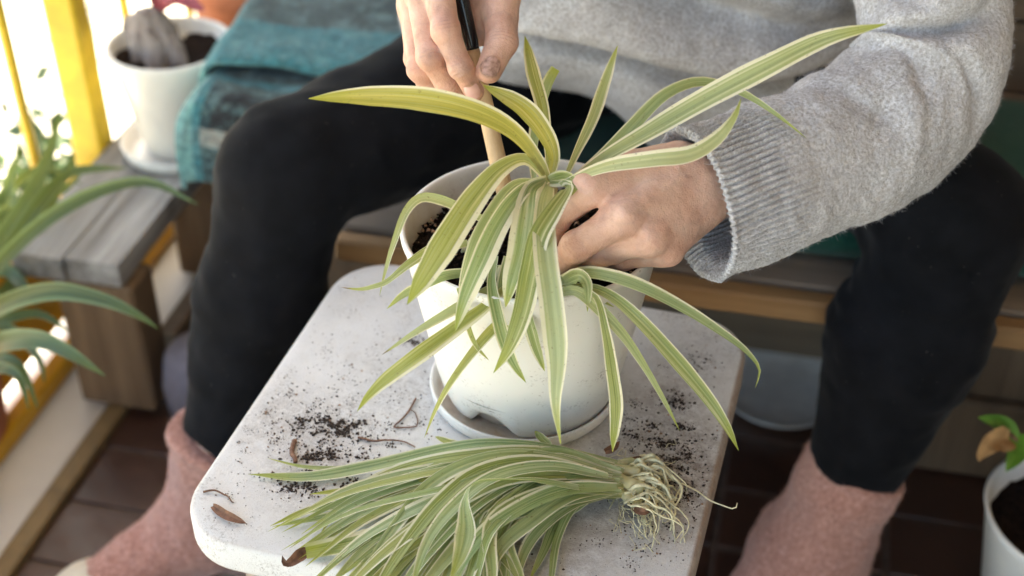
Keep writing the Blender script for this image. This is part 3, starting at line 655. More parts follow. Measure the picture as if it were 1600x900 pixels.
so_ = fixn(mk('seat', V, Fs, 'stool', stool)); _l = (V - (SCX, SCY, 0)) @ SR; attr(so_, 'brown_edge', np.clip((_l[:, 0] - HW + .02) / .012, 0, 1) * np.clip((ZT - .0003 - V[:, 2]) / .0006, 0, 1) * .75 + .25 * np.exp(-((V[:, 2] - ZT + .001) / .0012) ** 2))  # attribute: browner on the right side face and along the top rim
for sx in (-1, 1):
    for sy in (-1, 1):
        c = np.array([sx * .125, sy * .13, 0]) @ SR.T + (SCX, SCY, 0); f_ = np.array([sx * .150, sy * .155, 0]) @ SR.T + (SCX, SCY, 0)
        P = np.array([f_, c + (0, 0, ZT - .036)]); ang = R(45); V, Fs = tube(P, np.array([.020, .024]), 4); fixn(mk('leg', V, Fs, 'stool', stool, smooth=False))
for sx, a in ((1, 0), (-1, 0), (0, 1), (0, -1)):
    if sx: lo, hi = (sx * .125 - .009, -.11, ZT - .085), (sx * .125 + .009, .11, ZT - .036)
    else: lo, hi = (-.105, a * .13 - .009, ZT - .085), (.105, a * .13 + .009, ZT - .036)
    V, Fs = box(lo, hi); V = np.array(V) @ SR.T + (SCX, SCY, 0); fixn(mk('apron', V, Fs, 'stool', stool, smooth=False))
# spilled soil
pts, szs = [], []
CL = [(510, 668, 34, 12, 420, 1.4), (505, 712, 26, 7, 260, 1.3), (478, 752, 26, 10, 260, 1.3), (560, 690, 40, 14, 160, 1), (500, 650, 70, 35, 260, .8), (440, 620, 60, 30, 150, .7), (470, 590, 60, 40, 150, .7),
      (1045, 690, 30, 16, 420, 1.2), (1070, 730, 35, 26, 420, 1.1), (1085, 790, 28, 26, 420, 1.0), (1020, 700, 60, 40, 260, .8), (1052, 628, 12, 8, 110, 1.6), (1086, 568, 16, 10, 60, 1.2), (645, 532, 9, 4, 70, 1.3), (1065, 835, 30, 20, 120, .8),
      (650, 620, 60, 40, 120, .7), (1000, 860, 70, 30, 160, .7), (960, 830, 70, 30, 120, .6), (1000, 640, 70, 40, 160, .7), (590, 560, 60, 50, 90, .6), (1080, 560, 50, 40, 90, .6), (360, 780, 30, 40, 60, .6), (560, 700, 120, 60, 220, .6), (420, 780, 80, 60, 90, .6), (680, 600, 15, 30, 70, .8), (1000, 700, 110, 60, 200, .7), (450, 690, 50, 14, 120, 1.0)]
for x, y, sx, sy, n, k in CL:
    subs = [(random.gauss(x, sx), random.gauss(y, sy), random.uniform(.06, .35)) for _ in range(9)]
    for _ in range(int(n * 3.4)):
        sb = random.choice(subs); far = random.random() < .3; px, py = (random.gauss(x, sx * 1.1), random.gauss(y, sy * 1.1)) if far else (random.gauss(sb[0], 3 + 20 * sb[2]), random.gauss(sb[1], 2 + 10 * sb[2])); q = PZ(px, py, ZT)
        l = (q - (SCX, SCY, 0)) @ SR
        if abs(l[0]) > HW - .006 or abs(l[1]) > HD - .008 or np.hypot(max(abs(l[0]) - (HW - RC), 0), max(abs(l[1]) - (HD - RC), 0)) > RC - .004 or np.hypot(q[0], q[1]) < .079: continue
        s_ = k * (.00013 + random.random() ** 6 * .0011); pts.append(q + (0, 0, s_ * .3)); szs.append(s_)
for _ in range(1500):
    l = np.array([random.uniform(-HW + .01, HW - .01), random.uniform(-HD + .01, HD - .01), 0]); q = l @ SR.T + (SCX, SCY, ZT)
    if np.hypot(q[0], q[1]) < .079 or np.hypot(max(abs(l[0]) - (HW - RC), 0), max(abs(l[1]) - (HD - RC), 0)) > RC - .004: continue
    s_ = .00018 + random.random() ** 6 * .0009; pts.append(q + (0, 0, s_ * .3)); szs.append(s_)
q_ = np.array(pts); k_ = rng.choice(len(q_), 420, replace=False)
tag(crumbs('bark_crumbs', q_[k_] + rng.normal(size=(420, 3)) * [.004, .004, 0], .0002 + rng.random(420) ** 4 * .0011, None, 'perlite', seed=31), 'light brown bark bits mixed into the spilled soil on the stool', 'bark bits', kind='stuff')
tag(crumbs('spilled_soil', np.array(pts), np.array(szs), None, 'crumb', seed=9), 'dark soil crumbs spilled in patches over the white stool top', 'soil', kind='stuff')
def root_thing(name, pts, r, label, cat='dry root', mat='brownroot', z=ZT + .0015, taper=.5):
    P = spline(np.array([PZ(x, y, z + h) for x, y, h in pts]), 26); P += fbm(P, 160, 2, 3)[:, None] * .0006
    V, Fs = tube(P, np.linspace(r, r * taper, len(P)), 7); return tag(mk(name, V, Fs, mat), label, cat)
root_thing('dry_root', [(650, 622, .001), (640, 640, 0), (628, 655, 0), (616, 667, 0), (640, 668, 0), (652, 664, 0), (648, 645, 0), (640, 640, .002)], .0009, 'thin brown root bent into a triangle on the stool left of the pot')
root_thing('dry_root', [(560, 683, 0), (585, 688, .001), (610, 687, .001), (632, 690, 0), (647, 700, 0)], .0010, 'thin curved brown root lying between soil patch and cut leaves')
root_thing('dry_root', [(461, 688, 0), (457, 703, .001), (462, 722, 0)], .0021, 'short thick brown root piece standing out beside the left soil patch', taper=.8)
root_thing('dry_root', [(318, 768, 0), (338, 766, .001), (352, 774, 0), (366, 784, 0)], .0009, 'tiny pale brown root near the left edge of the stool')
o = leaf([PZ(332, 790, ZT + .002), PZ(350, 803, ZT + .004), PZ(368, 811, ZT + .004), PZ(385, 818, ZT + .002)], .0065, None, mat='brownroot', prof='even', fold=.9, n=14, name='leaf_sheath'); tag(o, 'reddish brown dry leaf sheath lying at the left front of the stool', 'dry leaf')
root_thing('dry_root', [(1258, 0, 0), (1, 1, 0)], .001, 'x') if False else None

# ------------------------------------------------------------------ uprooted plant
bun = empty('uprooted_plant', 'uprooted bunch of green and white striped leaves with bare pale roots lying on the stool', 'plant')
def LZ(pts, w, **k):
    P = [PZ(x, y, ZT + .003 + h) for x, y, h in pts]; dm = .98
    k.setdefault('face', (.10, -.25, .95)); k.setdefault('prof', 'even'); return leaf(P, w * .9 * dm * PXM, bun, **k)
BL = [
 ([(965, 722, .016), (850, 697, .026), (760, 692, .026), (690, 702, .018), (580, 728, .006), (480, 745, .001), (388, 741, .001)], 26, dict(blue=.5, prof='tipwide')),
 ([(940, 722, .014), (820, 700, .022), (700, 706, .014), (560, 730, .004), (480, 730, .001), (418, 716, .001)], 15, dict(blue=.2, yel=.1)),
 ([(960, 728, .020), (840, 705, .030), (720, 712, .026), (640, 728, .016), (580, 752, .008), (545, 775, .003), (500, 835, .001)], 24, dict(yel=.25)),
 ([(900, 735, .02), (780, 735, .02), (660, 765, .01), (590, 775, .004), (540, 768, .003), (484, 772, .003)], 28, dict(yel=.4)),
 ([(900, 730, .02), (780, 728, .03), (680, 745, .02), (610, 765, .012), (553, 783, .008)], 22, dict(yel=.6)),
 ([(900, 745, .01), (760, 755, .01), (640, 770, .005), (560, 785, .003), (480, 798, .001), (422, 822, .001)], 26, dict(yel=.1)),
 ([(900, 750, .01), (760, 765, .01), (620, 790, .003), (520, 805, .001), (425, 823, .001)], 22, dict(blue=.3)),
 ([(880, 750, .02), (770, 775, .02), (660, 815, .012), (560, 845, .006), (478, 862, .004)], 36, dict(pale=.1, prof='cut')),
 ([(950, 738, .026), (830, 712, .038), (740, 722, .038), (670, 760, .030), (620, 820, .020), (585, 870, .010), (545, 925, .003)], 26, dict(pale=.2)),
 ([(945, 742, .028), (840, 720, .04), (750, 735, .04), (690, 780, .034), (640, 840, .022), (600, 900, .012), (570, 960, .006)], 26, dict(yel=.2)),
 ([(950, 744, .03), (860, 728, .042), (770, 745, .044), (705, 795, .036), (665, 850, .026), (640, 930, .014)], 24, dict(blue=.3, pale=.2)),
 ([(905, 762, .034), (830, 750, .046), (770, 750, .054), (737, 758, .058), (726, 785, .056), (728, 825, .050), (720, 865, .046), (704, 905, .042)], 36, dict(yel=.1, blue=.4, roll=(0, 20, 60, 80, 10, 0, 0), prof='twist', mar=.88)),
 ([(960, 738, .02), (900, 738, .034), (830, 742, .036), (760, 752, .034), (695, 756, .03)], 34, dict(blue=.3, prof='std')),
 ([(965, 760, .026), (880, 765, .036), (800, 800, .036), (740, 850, .026), (690, 940, .01)], 28, dict(blue=.3)),
 ([(965, 762, .02), (890, 775, .03), (830, 815, .028), (780, 860, .02), (750, 940, .008)], 26, dict(pale=.3)),
 ([(960, 770, .014), (900, 785, .022), (850, 820, .018), (820, 860, .012), (800, 930, .005)], 22, dict(blue=.3)),
 ([(950, 772, .012), (900, 790, .014), (872, 840, .006), (862, 900, .003), (858, 940, .003)], 14, dict(blue=.2)),
 ([(955, 772, .01), (910, 785, .012), (872, 812, .008), (850, 860, .004), (828, 905, .002)], 18, dict(blue=.2)),
 ([(960, 765, .012), (930, 770, .02), (915, 782, .018), (893, 800, .010), (872, 815, .004)], 16, dict(blue=.2)),
 ([(860, 696, .02), (848, 686, .020), (836, 673, .020)], 16, dict(yel=.1, n=10)),
 ([(720, 694, .01), (700, 690, .01), (680, 682, .01)], 14, dict(yel=.3, n=10)),
]
for pts, w, k in BL: LZ(pts, w, **k)
ends = spline(np.array([(430, 800, 0), (440, 850, 0), (480, 905, 0), (560, 960, 0), (660, 985, 0), (760, 975, 0), (830, 940, 0)], float), 100)
for i in range(64):
    t_ = (i + random.random()) / 64; t_ = t_ ** .8; e = ends[int(t_ * 99)][:2] + np.array([random.gauss(0, 14), random.gauss(0, 12)])
    lay = random.random(); s = (965 + random.uniform(-12, 10), 728 + 44 * t_ + random.uniform(-8, 8)); hh = .006 + .036 * lay * (1 - .25 * t_)
    a = (855 + 15 * t_, 703 + 80 * t_ + random.uniform(-12, 12)); b = (740 + 40 * t_ + random.uniform(-25, 25), 722 + 105 * t_ + random.uniform(-15, 18)); c = tuple(np.array(b) * .45 + e * .55 + np.array([-18, -16]) * (1 - t_))
    LZ([s + (.010 + hh * .4,), a + (hh,), b + (hh,), c + (hh * .5,), tuple(e) + (.001 + .004 * lay,)], random.uniform(13, 27), blue=random.uniform(0, .7), yel=random.choice([0, 0, .1, .3, .5]), pale=random.choice([0, 0, .1, .3]), brown=random.choice([0, 0, 0, .8]), roll=(random.uniform(-25, 25), random.uniform(-20, 20), random.uniform(-15, 30)), n=24)
# dry brown end of the cut leaf
P = [PZ(x, y, ZT + .005 + h) for x, y, h in ((480, 861, 0), (468, 868, .001), (455, 878, 0), (445, 880, 0), (441, 868, .004))]
leaf(P, .009, bun, mat='brownroot', prof='basewide', fold=1.0, n=14, name='dry_tip')
for (a, b, r_) in (((940, 730, .018), (1000, 740, .016), .0042), ((950, 745, .02), (1005, 765, .014), .0052), ((950, 760, .014), (1000, 790, .008), .004), ((965, 725, .014), (1000, 722, .012), .0036), ((985, 770, .012), (995, 800, .006), .0036)):
    q = [PZ(a[0], a[1], ZT + a[2]), PZ((a[0] + b[0]) / 2, (a[1] + b[1]) / 2 - 2, ZT + (a[2] + b[2]) / 2 + .001), PZ(b[0], b[1], ZT + b[2])]; P = spline(np.array(q), 12)
    V, Fs = tube(P, np.linspace(r_ * .8, r_, 12) * (1 + .1 * np.sin(np.arange(12) * 2.1)), 10); mk('crown', V, Fs, 'leafbase', bun)
for i in range(30):
    x, y = 985 + random.uniform(-10, 22), 740 + random.uniform(-18, 52); ex, ey = x + random.uniform(15, 75), y + random.uniform(10, 75)
    if i < 5: ex, ey = 1050 + random.uniform(-10, 20), 830 + random.uniform(-10, 25)
    h0 = .014; q = [(x, y, h0), (x + random.uniform(10, 40), y + random.uniform(-18, 8), h0 + random.uniform(0, .012)), (ex + random.uniform(-8, 14), (y + ey) / 2, random.uniform(.003, .014)), (ex, ey, .001)]
    P = spline(np.array([PZ(a, b, ZT + max(c, .001)) for a, b, c in q]), 22); P += np.stack([fbm(P + i, 110, 2, s) for s in (1, 2, 3)], 1) * [.0018, .0018, .0008]; P[:, 2] = np.maximum(P[:, 2], ZT + .0008)
    r_ = random.choice([.0006, .0008, .0012, .0014]); V, Fs = tube(P, np.linspace(r_ * 1.2, r_ * .5, 22), 6); mk('root', V, Fs, 'root', bun)
q = [(1010, 745, .004), (1050, 750, .003), (1085, 765, .002), (1110, 782, .004), (1130, 790, .006), (1148, 795, .006), (1152, 786, .008)]
P = spline(np.array([PZ(a, b, ZT + c) for a, b, c in q]), 24); V, Fs = tube(P, np.linspace(.0008, .0005, 24), 6); mk('root', V, Fs, 'root', bun)
n = 420; Pr = np.array([PZ(1005 + random.gauss(0, 20), 765 + random.gauss(0, 26), ZT + abs(random.gauss(.003, .006))) for _ in range(n)])
crumbs('clinging_soil', Pr, .0002 + rng.random(n) ** 4 * .0012, bun, seed=21)
for (a, b, c_, w) in (((945, 706), (958, 700), (968, 690), .006), ((985, 722), (1000, 716), (1008, 722), .005), ((972, 742), (985, 735), (995, 741), .005), ((990, 792), (1004, 800), (1020, 797), .006)):
    leaf([PZ(*a, ZT + .014), PZ(*b, ZT + .017), PZ(*c_, ZT + .014)], w, bun, mat='brownroot', prof='basewide', fold=.9, n=8, name='brown_sheath')
fr = []
for i in range(130):
    x, y = 1000 + random.gauss(0, 22), 765 + random.gauss(0, 28); q = [(x, y, random.uniform(.002, .016))]
    for k in range(3): q.append((q[-1][0] + random.gauss(4, 9), q[-1][1] + random.gauss(5, 9), random.uniform(.001, .014)))
    P = spline(np.array([PZ(a, b, ZT + c) for a, b, c in q]), 10); fr.append(tube(P, .00028, 4))
V, Fs = join(fr); mk('fine_roots', V, Fs, 'root', bun, kind='stuff')

# ------------------------------------------------------------------ tool
tool = empty('planting_stick', 'pale wooden stick with black lacquered handle held upright in the pot by one hand', 'tool')
A0, A1 = PD(700, -95, .95), PD(740, 77, .958); dirn = (PD(789, 300, 1.0) - A1); A2 = A1 + dirn / np.linalg.norm(dirn) * .135
ax_ = (A1 - A0) / np.linalg.norm(A1 - A0)
dd = (A2 - A0) / np.linalg.norm(A2 - A0); A1 = A0 + dd * np.linalg.norm(A1 - A0)
V, Fs = tube(np.array([A0 + dd * k * np.linalg.norm(A1 - A0) for k in (0, .04, .5, .93, .97, 1)]), np.array([.003, .0052, .0055, .0053, .0049, .0049]), 20); mk('handle', V, Fs, 'black', tool)
V, Fs = tube(np.array([A1, A1 + dd * .004, A1 + dd * .03, A1 + dd * .06, A1 + dd * .09, A2]), np.array([.0047, .0052, .0058, .0063, .0066, .0060]), 20); mk('shaft', V, Fs, 'stick', tool)

# ------------------------------------------------------------------ person
person = empty('person', 'seated person in grey sweater, black leggings and pink socks repotting a plant', 'person')
mm = .001
def hp(q): return PD(q[0], q[1], q[2])
def chain(G, pts, k=.004):
    d = None
    for a, b in zip(pts[:-1], pts[1:]):
        e = cap_d(G, hp(a), hp(b), a[3] * mm, b[3] * mm); d = e if d is None else smin(d, e, k)
    return d
RH = dict(  # hand holding the stick (left in the picture)
 f=[[(684, -28, .950, 11.5), (696, 47, .934, 9.5), (720, 106, .940, 7.7), (741, 143, .952, 6.9)],
    [(658, -24, .962, 11.5), (672, 88, .948, 9.3), (700, 135, .962, 7.7), (733, 163, .975, 7)],
    [(646, -10, .978, 10.8), (657, 108, .968, 9.0), (682, 143, .982, 7.7), (712, 165, .992, 6.6)],
    [(645, 10, .992, 9.8), (650, 92, .990, 8.2), (668, 130, 1.003, 7.2), (690, 152, 1.01, 6.2)]],
 th=[(760, -70, .985, 15), (782, -5, .972, 14), (784, 66, .953, 10.9), (764, 110, .943, 9.2)],
 wr=[(735, -130, .995)], mc=[(700, -125, .985, 13), (690, -125, .99, 13), (685, -120, 1.0, 12), (685, -112, 1.01, 11)])
LH = dict(
 f=[[(922, 293, .925, 11.5), (868, 342, .942, 9.8), (848, 395, .972, 8.4), (845, 430, 1.0, 7)],
    [(977, 337, .918, 12.2), (900, 386, .933, 10.6), (868, 425, .965, 8.8), (855, 470, .99, 7)],
    [(1016, 370, .925, 11.5), (932, 398, .947, 9.6), (890, 412, .98, 8), (872, 430, 1.0, 7)],
    [(1042, 390, .938, 10.2), (975, 402, .958, 8.6), (930, 404, .98, 7.4), (905, 412, 1.0, 6.4)]],
 th=[(1065, 252, .972, 14), (985, 262, .965, 12.5), (930, 296, .975, 10.5), (890, 330, .995, 8.6)],
 mc=[(1062, 252, .952, 13.5), (1080, 278, .946, 15), (1090, 308, .950, 14.5), (1092, 332, .960, 13)])
def hand_fn(H, palm_extra, forearm, tend):
    def fn(G):
        palm = None
        for f_, m_ in zip(H['f'], H['mc']):
            e = cap_d(G, hp(m_), hp(f_[0]), m_[3] * mm, f_[0][3] * mm); palm = e if palm is None else smin(palm, e, .010)
        for a, b in palm_extra: palm = smin(palm, cap_d(G, hp(a), hp(b), a[3] * mm, b[3] * mm), .010)
        for a, b in forearm: palm = smin(palm, cap_d(G, hp(a), hp(b), a[3] * mm, b[3] * mm), .014)
        for a, b in tend: palm = smin(palm, cap_d(G, hp(a), hp(b), a[3] * mm, b[3] * mm), .005)
        out = None
        for f_ in H['f']:
            c = chain(G, f_, .0035)
            for j in (1, 2):   # joint swellings
                q = f_[j]; c = smin(c, np.linalg.norm(G - hp((q[0], q[1], q[2] - .0015)).astype(np.float32), axis=-1) - (q[3] + .55) * mm, .0025)
            c = smin(c, palm, .009); out = c if out is None else smin(out, c, .0016)
        out = smin(out, smin(chain(G, H['th'], .004), palm, .010), .0016)
        return out
    return fn
def bounds(pts, pad): A = np.array(pts); return A.min(0) - pad, A.max(0) + pad
def redmap(V, H):
    r_ = np.zeros(len(V))
    for f_ in H['f'] + [H['th']]:
        for j, w in ((0, .7), (1, .9), (2, .6), (3, .9)):
            if j < len(f_): r_ = np.maximum(r_, w * np.exp(-(np.linalg.norm(V - hp(f_[j]), axis=1) / (.011 if j < 3 else .009)) ** 2))
    return r_
parts = []; reds = []
rf = hand_fn(RH, [((735, -60, .985, 17), (740, 0, .988, 12)), ((770, -40, .982, 14), (762, 38, .985, 11)), ((762, 38, .985, 11), (725, 60, .985, 8))], [((712, -140, .998, 23), (735, -330, 1.03, 27))],
             [((700, -110, .975, 4), (686, -30, .942, 4))])
def rcrease(V, H, amp=.00055):   # knuckle folds: fine transverse ridges at the joints
    d = np.zeros(len(V))
    for f_ in H['f'] + [H['th']]:
        for j in (1, 2):
            if j + 1 >= len(f_): continue
            p = hp(f_[j]); t_ = hp(f_[j + 1]) - hp(f_[j - 1]); t_ /= np.linalg.norm(t_); s = (V - p) @ t_; r_ = np.linalg.norm(V - p, axis=1)
            d += np.exp(-(s / .0055) ** 2) * np.exp(-(r_ / .014) ** 4) * np.sin(s * 2500 + vnoise(V, 200, j) * 1.8)
    return d * amp * 1.9
for H, fn, lo, hi in ((RH, rf, None, None), (LH, hand_fn(LH, [((1075, 285, .965, 18), (990, 330, .945, 15)), ((1060, 340, .965, 15), (1010, 365, .950, 12)), ((1045, 262, .960, 13), (960, 285, .945, 11))],
        [((1092, 292, .964, 24), (1230, 262, .995, 27))], [((1065, 288, .936, 3.2), (975, 335, .9085, 5)), ((1070, 310, .939, 3.0), (1014, 367, .9155, 4.5)), ((1050, 268, .941, 3.2), (920, 291, .9165, 4.2)), ((1075, 328, .945, 3), (1041, 386, .930, 4))]), None, None)):
    allp = [hp(q) for f_ in H['f'] for q in f_] + [hp(q) for q in H['th']] + [hp(q) for q in H['mc']]
    allp += [hp((735, -200, 1.01))] if H is RH else [hp((1190, 270, .985))]
    lo, hi = bounds(allp, .022 if H is LH else .026)
    V, Fq = nets(fn, lo, hi, .0011, 1)
    N = vnormals(V, Fq); fc_ = CAM - V; fc_ /= np.linalg.norm(fc_, axis=1)[:, None]; fc_ = np.clip(((N * fc_).sum(1) - .35) * 2, 0, 1)
    V = V + N * (rcrease(V, H) * fc_ * .75 + fbm(V, 120, 3, 2) * .0003)[:, None]
    parts.append((V, Fq)); reds.append(redmap(V, H))
def body_fn(G):
    B = lambda *a: cap_d(G, *a)
    d = smin(B((.04, .62, .47), (.05, .44, .72), .12, .10), B((.05, .44, .72), (.06, .34, .88), .11, .10), .05)
    d = smin(d, B((-.06, .34, .89), (.19, .33, .88), .055, .055), .05)
    d = smin(d, B((.07, .33, .90), (.075, .27, 1.0), .05, .048), .03); d = smin(d, B((.075, .235, 1.06), (.07, .20, 1.0), .078, .06), .02)
    d = smin(d, B((.07, .165, 1.035), (.07, .150, 1.025), .012, .010), .008)      # nose
    for s in (1, -1): d = smin(d, B((.075 + s * .08, .235, 1.04), (.075 + s * .08, .245, 1.06), .010, .012), .008)
    d = smin(d, B((-.06, .34, .89), hp((560, -330, 1.16)), .048, .038), .03); d = smin(d, B(hp((560, -330, 1.16)), hp((722, -200, 1.01)), .036, .026), .02)
    d = smin(d, B((.19, .33, .88), hp((1430, 130, 1.075)), .044, .034), .03); d = smin(d, B(hp((1430, 150, 1.07)), hp((1160, 282, .98)), .032, .024), .02)
    for knee, ank, hipx, toe in ((kL, aL, -.04, tL), (kR, aR, .13, tR)):
        hem = PZ(352, 680, .215) if hipx < 0 else PZ(1338, 728, .21); cal = knee * .52 + hem * .48 + np.array([0, .018, 0]); d = smin(d, B((hipx, .60, .45), knee, .066, .046), .02); d = smin(d, B(knee, cal, .044, .042), .01); d = smin(d, B(cal, hem, .042, .030), .01); d = smin(d, B(hem, ank, .030, .026), .01); d = smin(d, B(ank, ank + (toe - ank) * .5, .026, .020), .01)
    return d
kL, kR = PD(452, 268, 1.27), PD(1490, 345, 1.185)
aL, aR = PZ(322, 815, .088), PZ(1266, 862, .105)
tL, tR = PZ(135, 935, .05), PZ(1110, 1010, .05)
V, Fq = nets(body_fn, (-.62, -.15, -.01), (.55, .80, 1.17), .011, 2)
parts.append((V, Fq)); reds.append(np.zeros(len(V)))
VV = np.concatenate([p[0] for p in parts]); off = np.cumsum([0] + [len(p[0]) for p in parts]); FF = np.concatenate([p[1] + o_ for p, o_ in zip(parts, off)])
body = mk('body', VV, FF, 'skin', person); attr(body, 'red', np.concatenate(reds))
gmv = np.zeros(len(VV))
for px, py, d_, w_, k_ in ((739, 143, .9435, .0062, .35), (767, 103, .9325, .0074, .9)):
    r_ = np.linalg.norm(VV - PD(px, py, d_), axis=1); gmv = np.maximum(gmv, k_ * np.exp(-((r_ - w_) / .0013) ** 2))
for q_ in [f_[3] for f_ in LH['f']] + [f_[2] for f_ in LH['f']]: gmv = np.maximum(gmv, .7 * np.exp(-(np.linalg.norm(VV - hp(q_), axis=1) / .014) ** 2))
gmv = np.maximum(gmv, .2 * np.clip(fbm(VV, 60, 3, 8) * 3 - 1.5, 0, 1)); attr(body, 'grime', gmv)
# nails
def nail(c, along, out, w, l, mat='nail'):
    c = np.array(c); a = np.array(along, float); a /= np.linalg.norm(a); o_ = np.array(out, float); o_ -= a * (o_ @ a); o_ /= np.linalg.norm(o_); s = np.cross(a, o_)
    n, m = 9, 9; V = []
    for i in range(n):
        t_ = i / (n - 1) * 2 - 1
        for j in range(m):
            u_ = j / (m - 1) * 2 - 1; ww = w * (1 - .18 * max(0, abs(t_) - .3) ** 1.2); ang = u_ * 1.0
            V.append(c + a * (t_ * l * math.sqrt(max(.0, 1 - .30 * u_ * u_)) ) + s * math.sin(ang) * ww / math.sin(1.0) * (1 - .12 * t_**4) + o_ * ((math.cos(ang) - 1) * ww * .75 - .0006 * t_ * t_))
    return mk('fingernail', V, grid_faces(n, m), mat, person)
vd = lambda x, y: -ray(x, y) / np.linalg.norm(ray(x, y))
nail(PD(738, 143, .9425), hp((748, 158, .955)) - hp((728, 118, .946)), vd(739, 143) - .05 * rt, .0052, .0062)
t = NT('dusty_nail'); t.B(Base_Color=t.ramp(t.noise(300), [(.35, (.26, .14, .10)), (.6, (.50, .30, .24))]), Roughness=.35); M['dusty_nail'] = t.m
nail(PD(767, 103, .9325), hp((762, 120, .942)) - hp((776, 82, .946)), vd(767, 103) - .15 * rt, .0058, .0070, 'dusty_nail')

# leggings
def legs_fn(G):
    B = lambda *a: cap_d(G, *a)
    d = B((-.02, .62, .47), (.12, .62, .47), .125, .125)
    for knee, hem, hipx, rc in ((kL, PZ(352, 680, .215), -.05, .057), (kR, PZ(1338, 728, .21), .14, .068)):
        cal = knee * .52 + hem * .48 + np.array([0, .010, 0])
        t_ = smin(B((hipx, .58, .46), knee * .45 + np.array([hipx, .58, .46]) * .55, .092, .078), B(knee * .45 + np.array([hipx, .58, .46]) * .55, knee, .078, .062), .03)
        s_ = smin(B(knee, cal, .058, rc), B(cal, hem, rc, .0445), .02)
        ax_ = hem - cal; ax_ = ax_ / np.linalg.norm(ax_); s_ = np.maximum(s_, (G - hem.astype(np.float32)) @ ax_.astype(np.float32))
        leg = smin(t_, s_, .016)
        d = smin(d, leg, .02)
    w = np.exp(-((G[..., 2] - .40) / .05) ** 2) * np.clip((G[..., 1] - .19) * 20, 0, 1)
    return d - fbm(G, 14, 2, 3).astype(np.float32) * .0035 - (np.abs(fbm(G * np.float32([1, 1, 2.2]), 26, 2, 13)) * .005).astype(np.float32) - (np.sin(G[..., 2] * 230 + G[..., 0] * 60 + G[..., 1] * 40) * w * .0036).astype(np.float32)
V, Fq = nets(legs_fn, (-.48, -.04, .12), (.53, .80, .63), .0062, 2); lg = mk('leggings', V, Fq, 'leggings', person)

# socks and slippers
for side, ank, toe, cuff, heel in (('L', aL, tL, PZ(342, 692, .20), PZ(270, 900, .04)), ('R', aR, tR, PZ(1330, 742, .195), PZ(1262, 905, .04))):
    fwd = toe - ank; fwd[2] = 0; fwd /= np.linalg.norm(fwd); hl = ank - fwd * .035; hl[2] = .045
    ball = ank + fwd * .13; ball[2] = .040; tip = ank + fwd * .19; tip[2] = .030
    cx = cuff - ank; cl = np.linalg.norm(cx); cx = cx / cl
    def sock_fn(G):
        ra_ = .043 if side == 'L' else .053
        d = smin(cap_d(G, cuff + cx * .02, ank, .0485, ra_), cap_d(G, ank, hl, ra_, .040), .02)
        d = smin(d, cap_d(G, ank, ball, .042, .036), .03); d = smin(d, cap_d(G, ball, tip, .038, .028), .02)
        lim = (G - (cuff + cx * .012).astype(np.float32)) @ cx.astype(np.float32)
        d = d - fbm(G, 30, 3, 7).astype(np.float32) * .004 - (np.exp(-((lim + .03) / .012) ** 2) * .002).astype(np.float32)
        d = smin(d, np.maximum(np.abs(lim) - .006, cap_d(G, cuff + cx * .02, ank, .0515, .047)), .004)
        d = np.maximum(d, lim - .003); inner = cap_d(G, cuff + cx * .06, cuff + cx * .042, .040, .040); return np.maximum(d, -inner)
    lo, hi = bounds([cuff + cx * .03, ank, hl, ball, tip], .055); lo[2] = .003
    V, Fq = nets(sock_fn, lo, hi, .0042, 1); sk = mk('sock', V, Fq, 'sock', person)
    fuzz('fuzz', V, Fq, sk, 'sock_fuzz', 16000, .0026, .00024, 5, 1.0)
    def slip_fn(G):
        o_ = smin(cap_d(G, ank + fwd * .03 + (0, 0, -.075), ball + (0, 0, -.012), .040, .050), cap_d(G, ball + (0, 0, -.012), tip + (0, 0, -.008), .050, .034), .02)
        o_ = np.maximum(o_, .012 - G[..., 2]); front = -((G - (ank + fwd * .018).astype(np.float32)) @ fwd.astype(np.float32)) + (G[..., 2] - .05) * .35
        upper = np.maximum(np.maximum(o_, -(o_ + .0035)), front)
        sole = np.maximum(smin(cap_d(G * np.float32([1, 1, 0]), hl * [1, 1, 0], ball * [1, 1, 0], .042, .050), cap_d(G * np.float32([1, 1, 0]), ball * [1, 1, 0], tip * [1, 1, 0], .050, .036), .02), np.abs(G[..., 2] - .008) - .0065)
        return smin(upper, sole, .003)
    lo[2] = -.003; lo[:2] -= .01; hi[:2] += .01; V, Fq = nets(slip_fn, lo, hi, .0032, 1); mk('slipper', V, Fq, 'slipper', person)

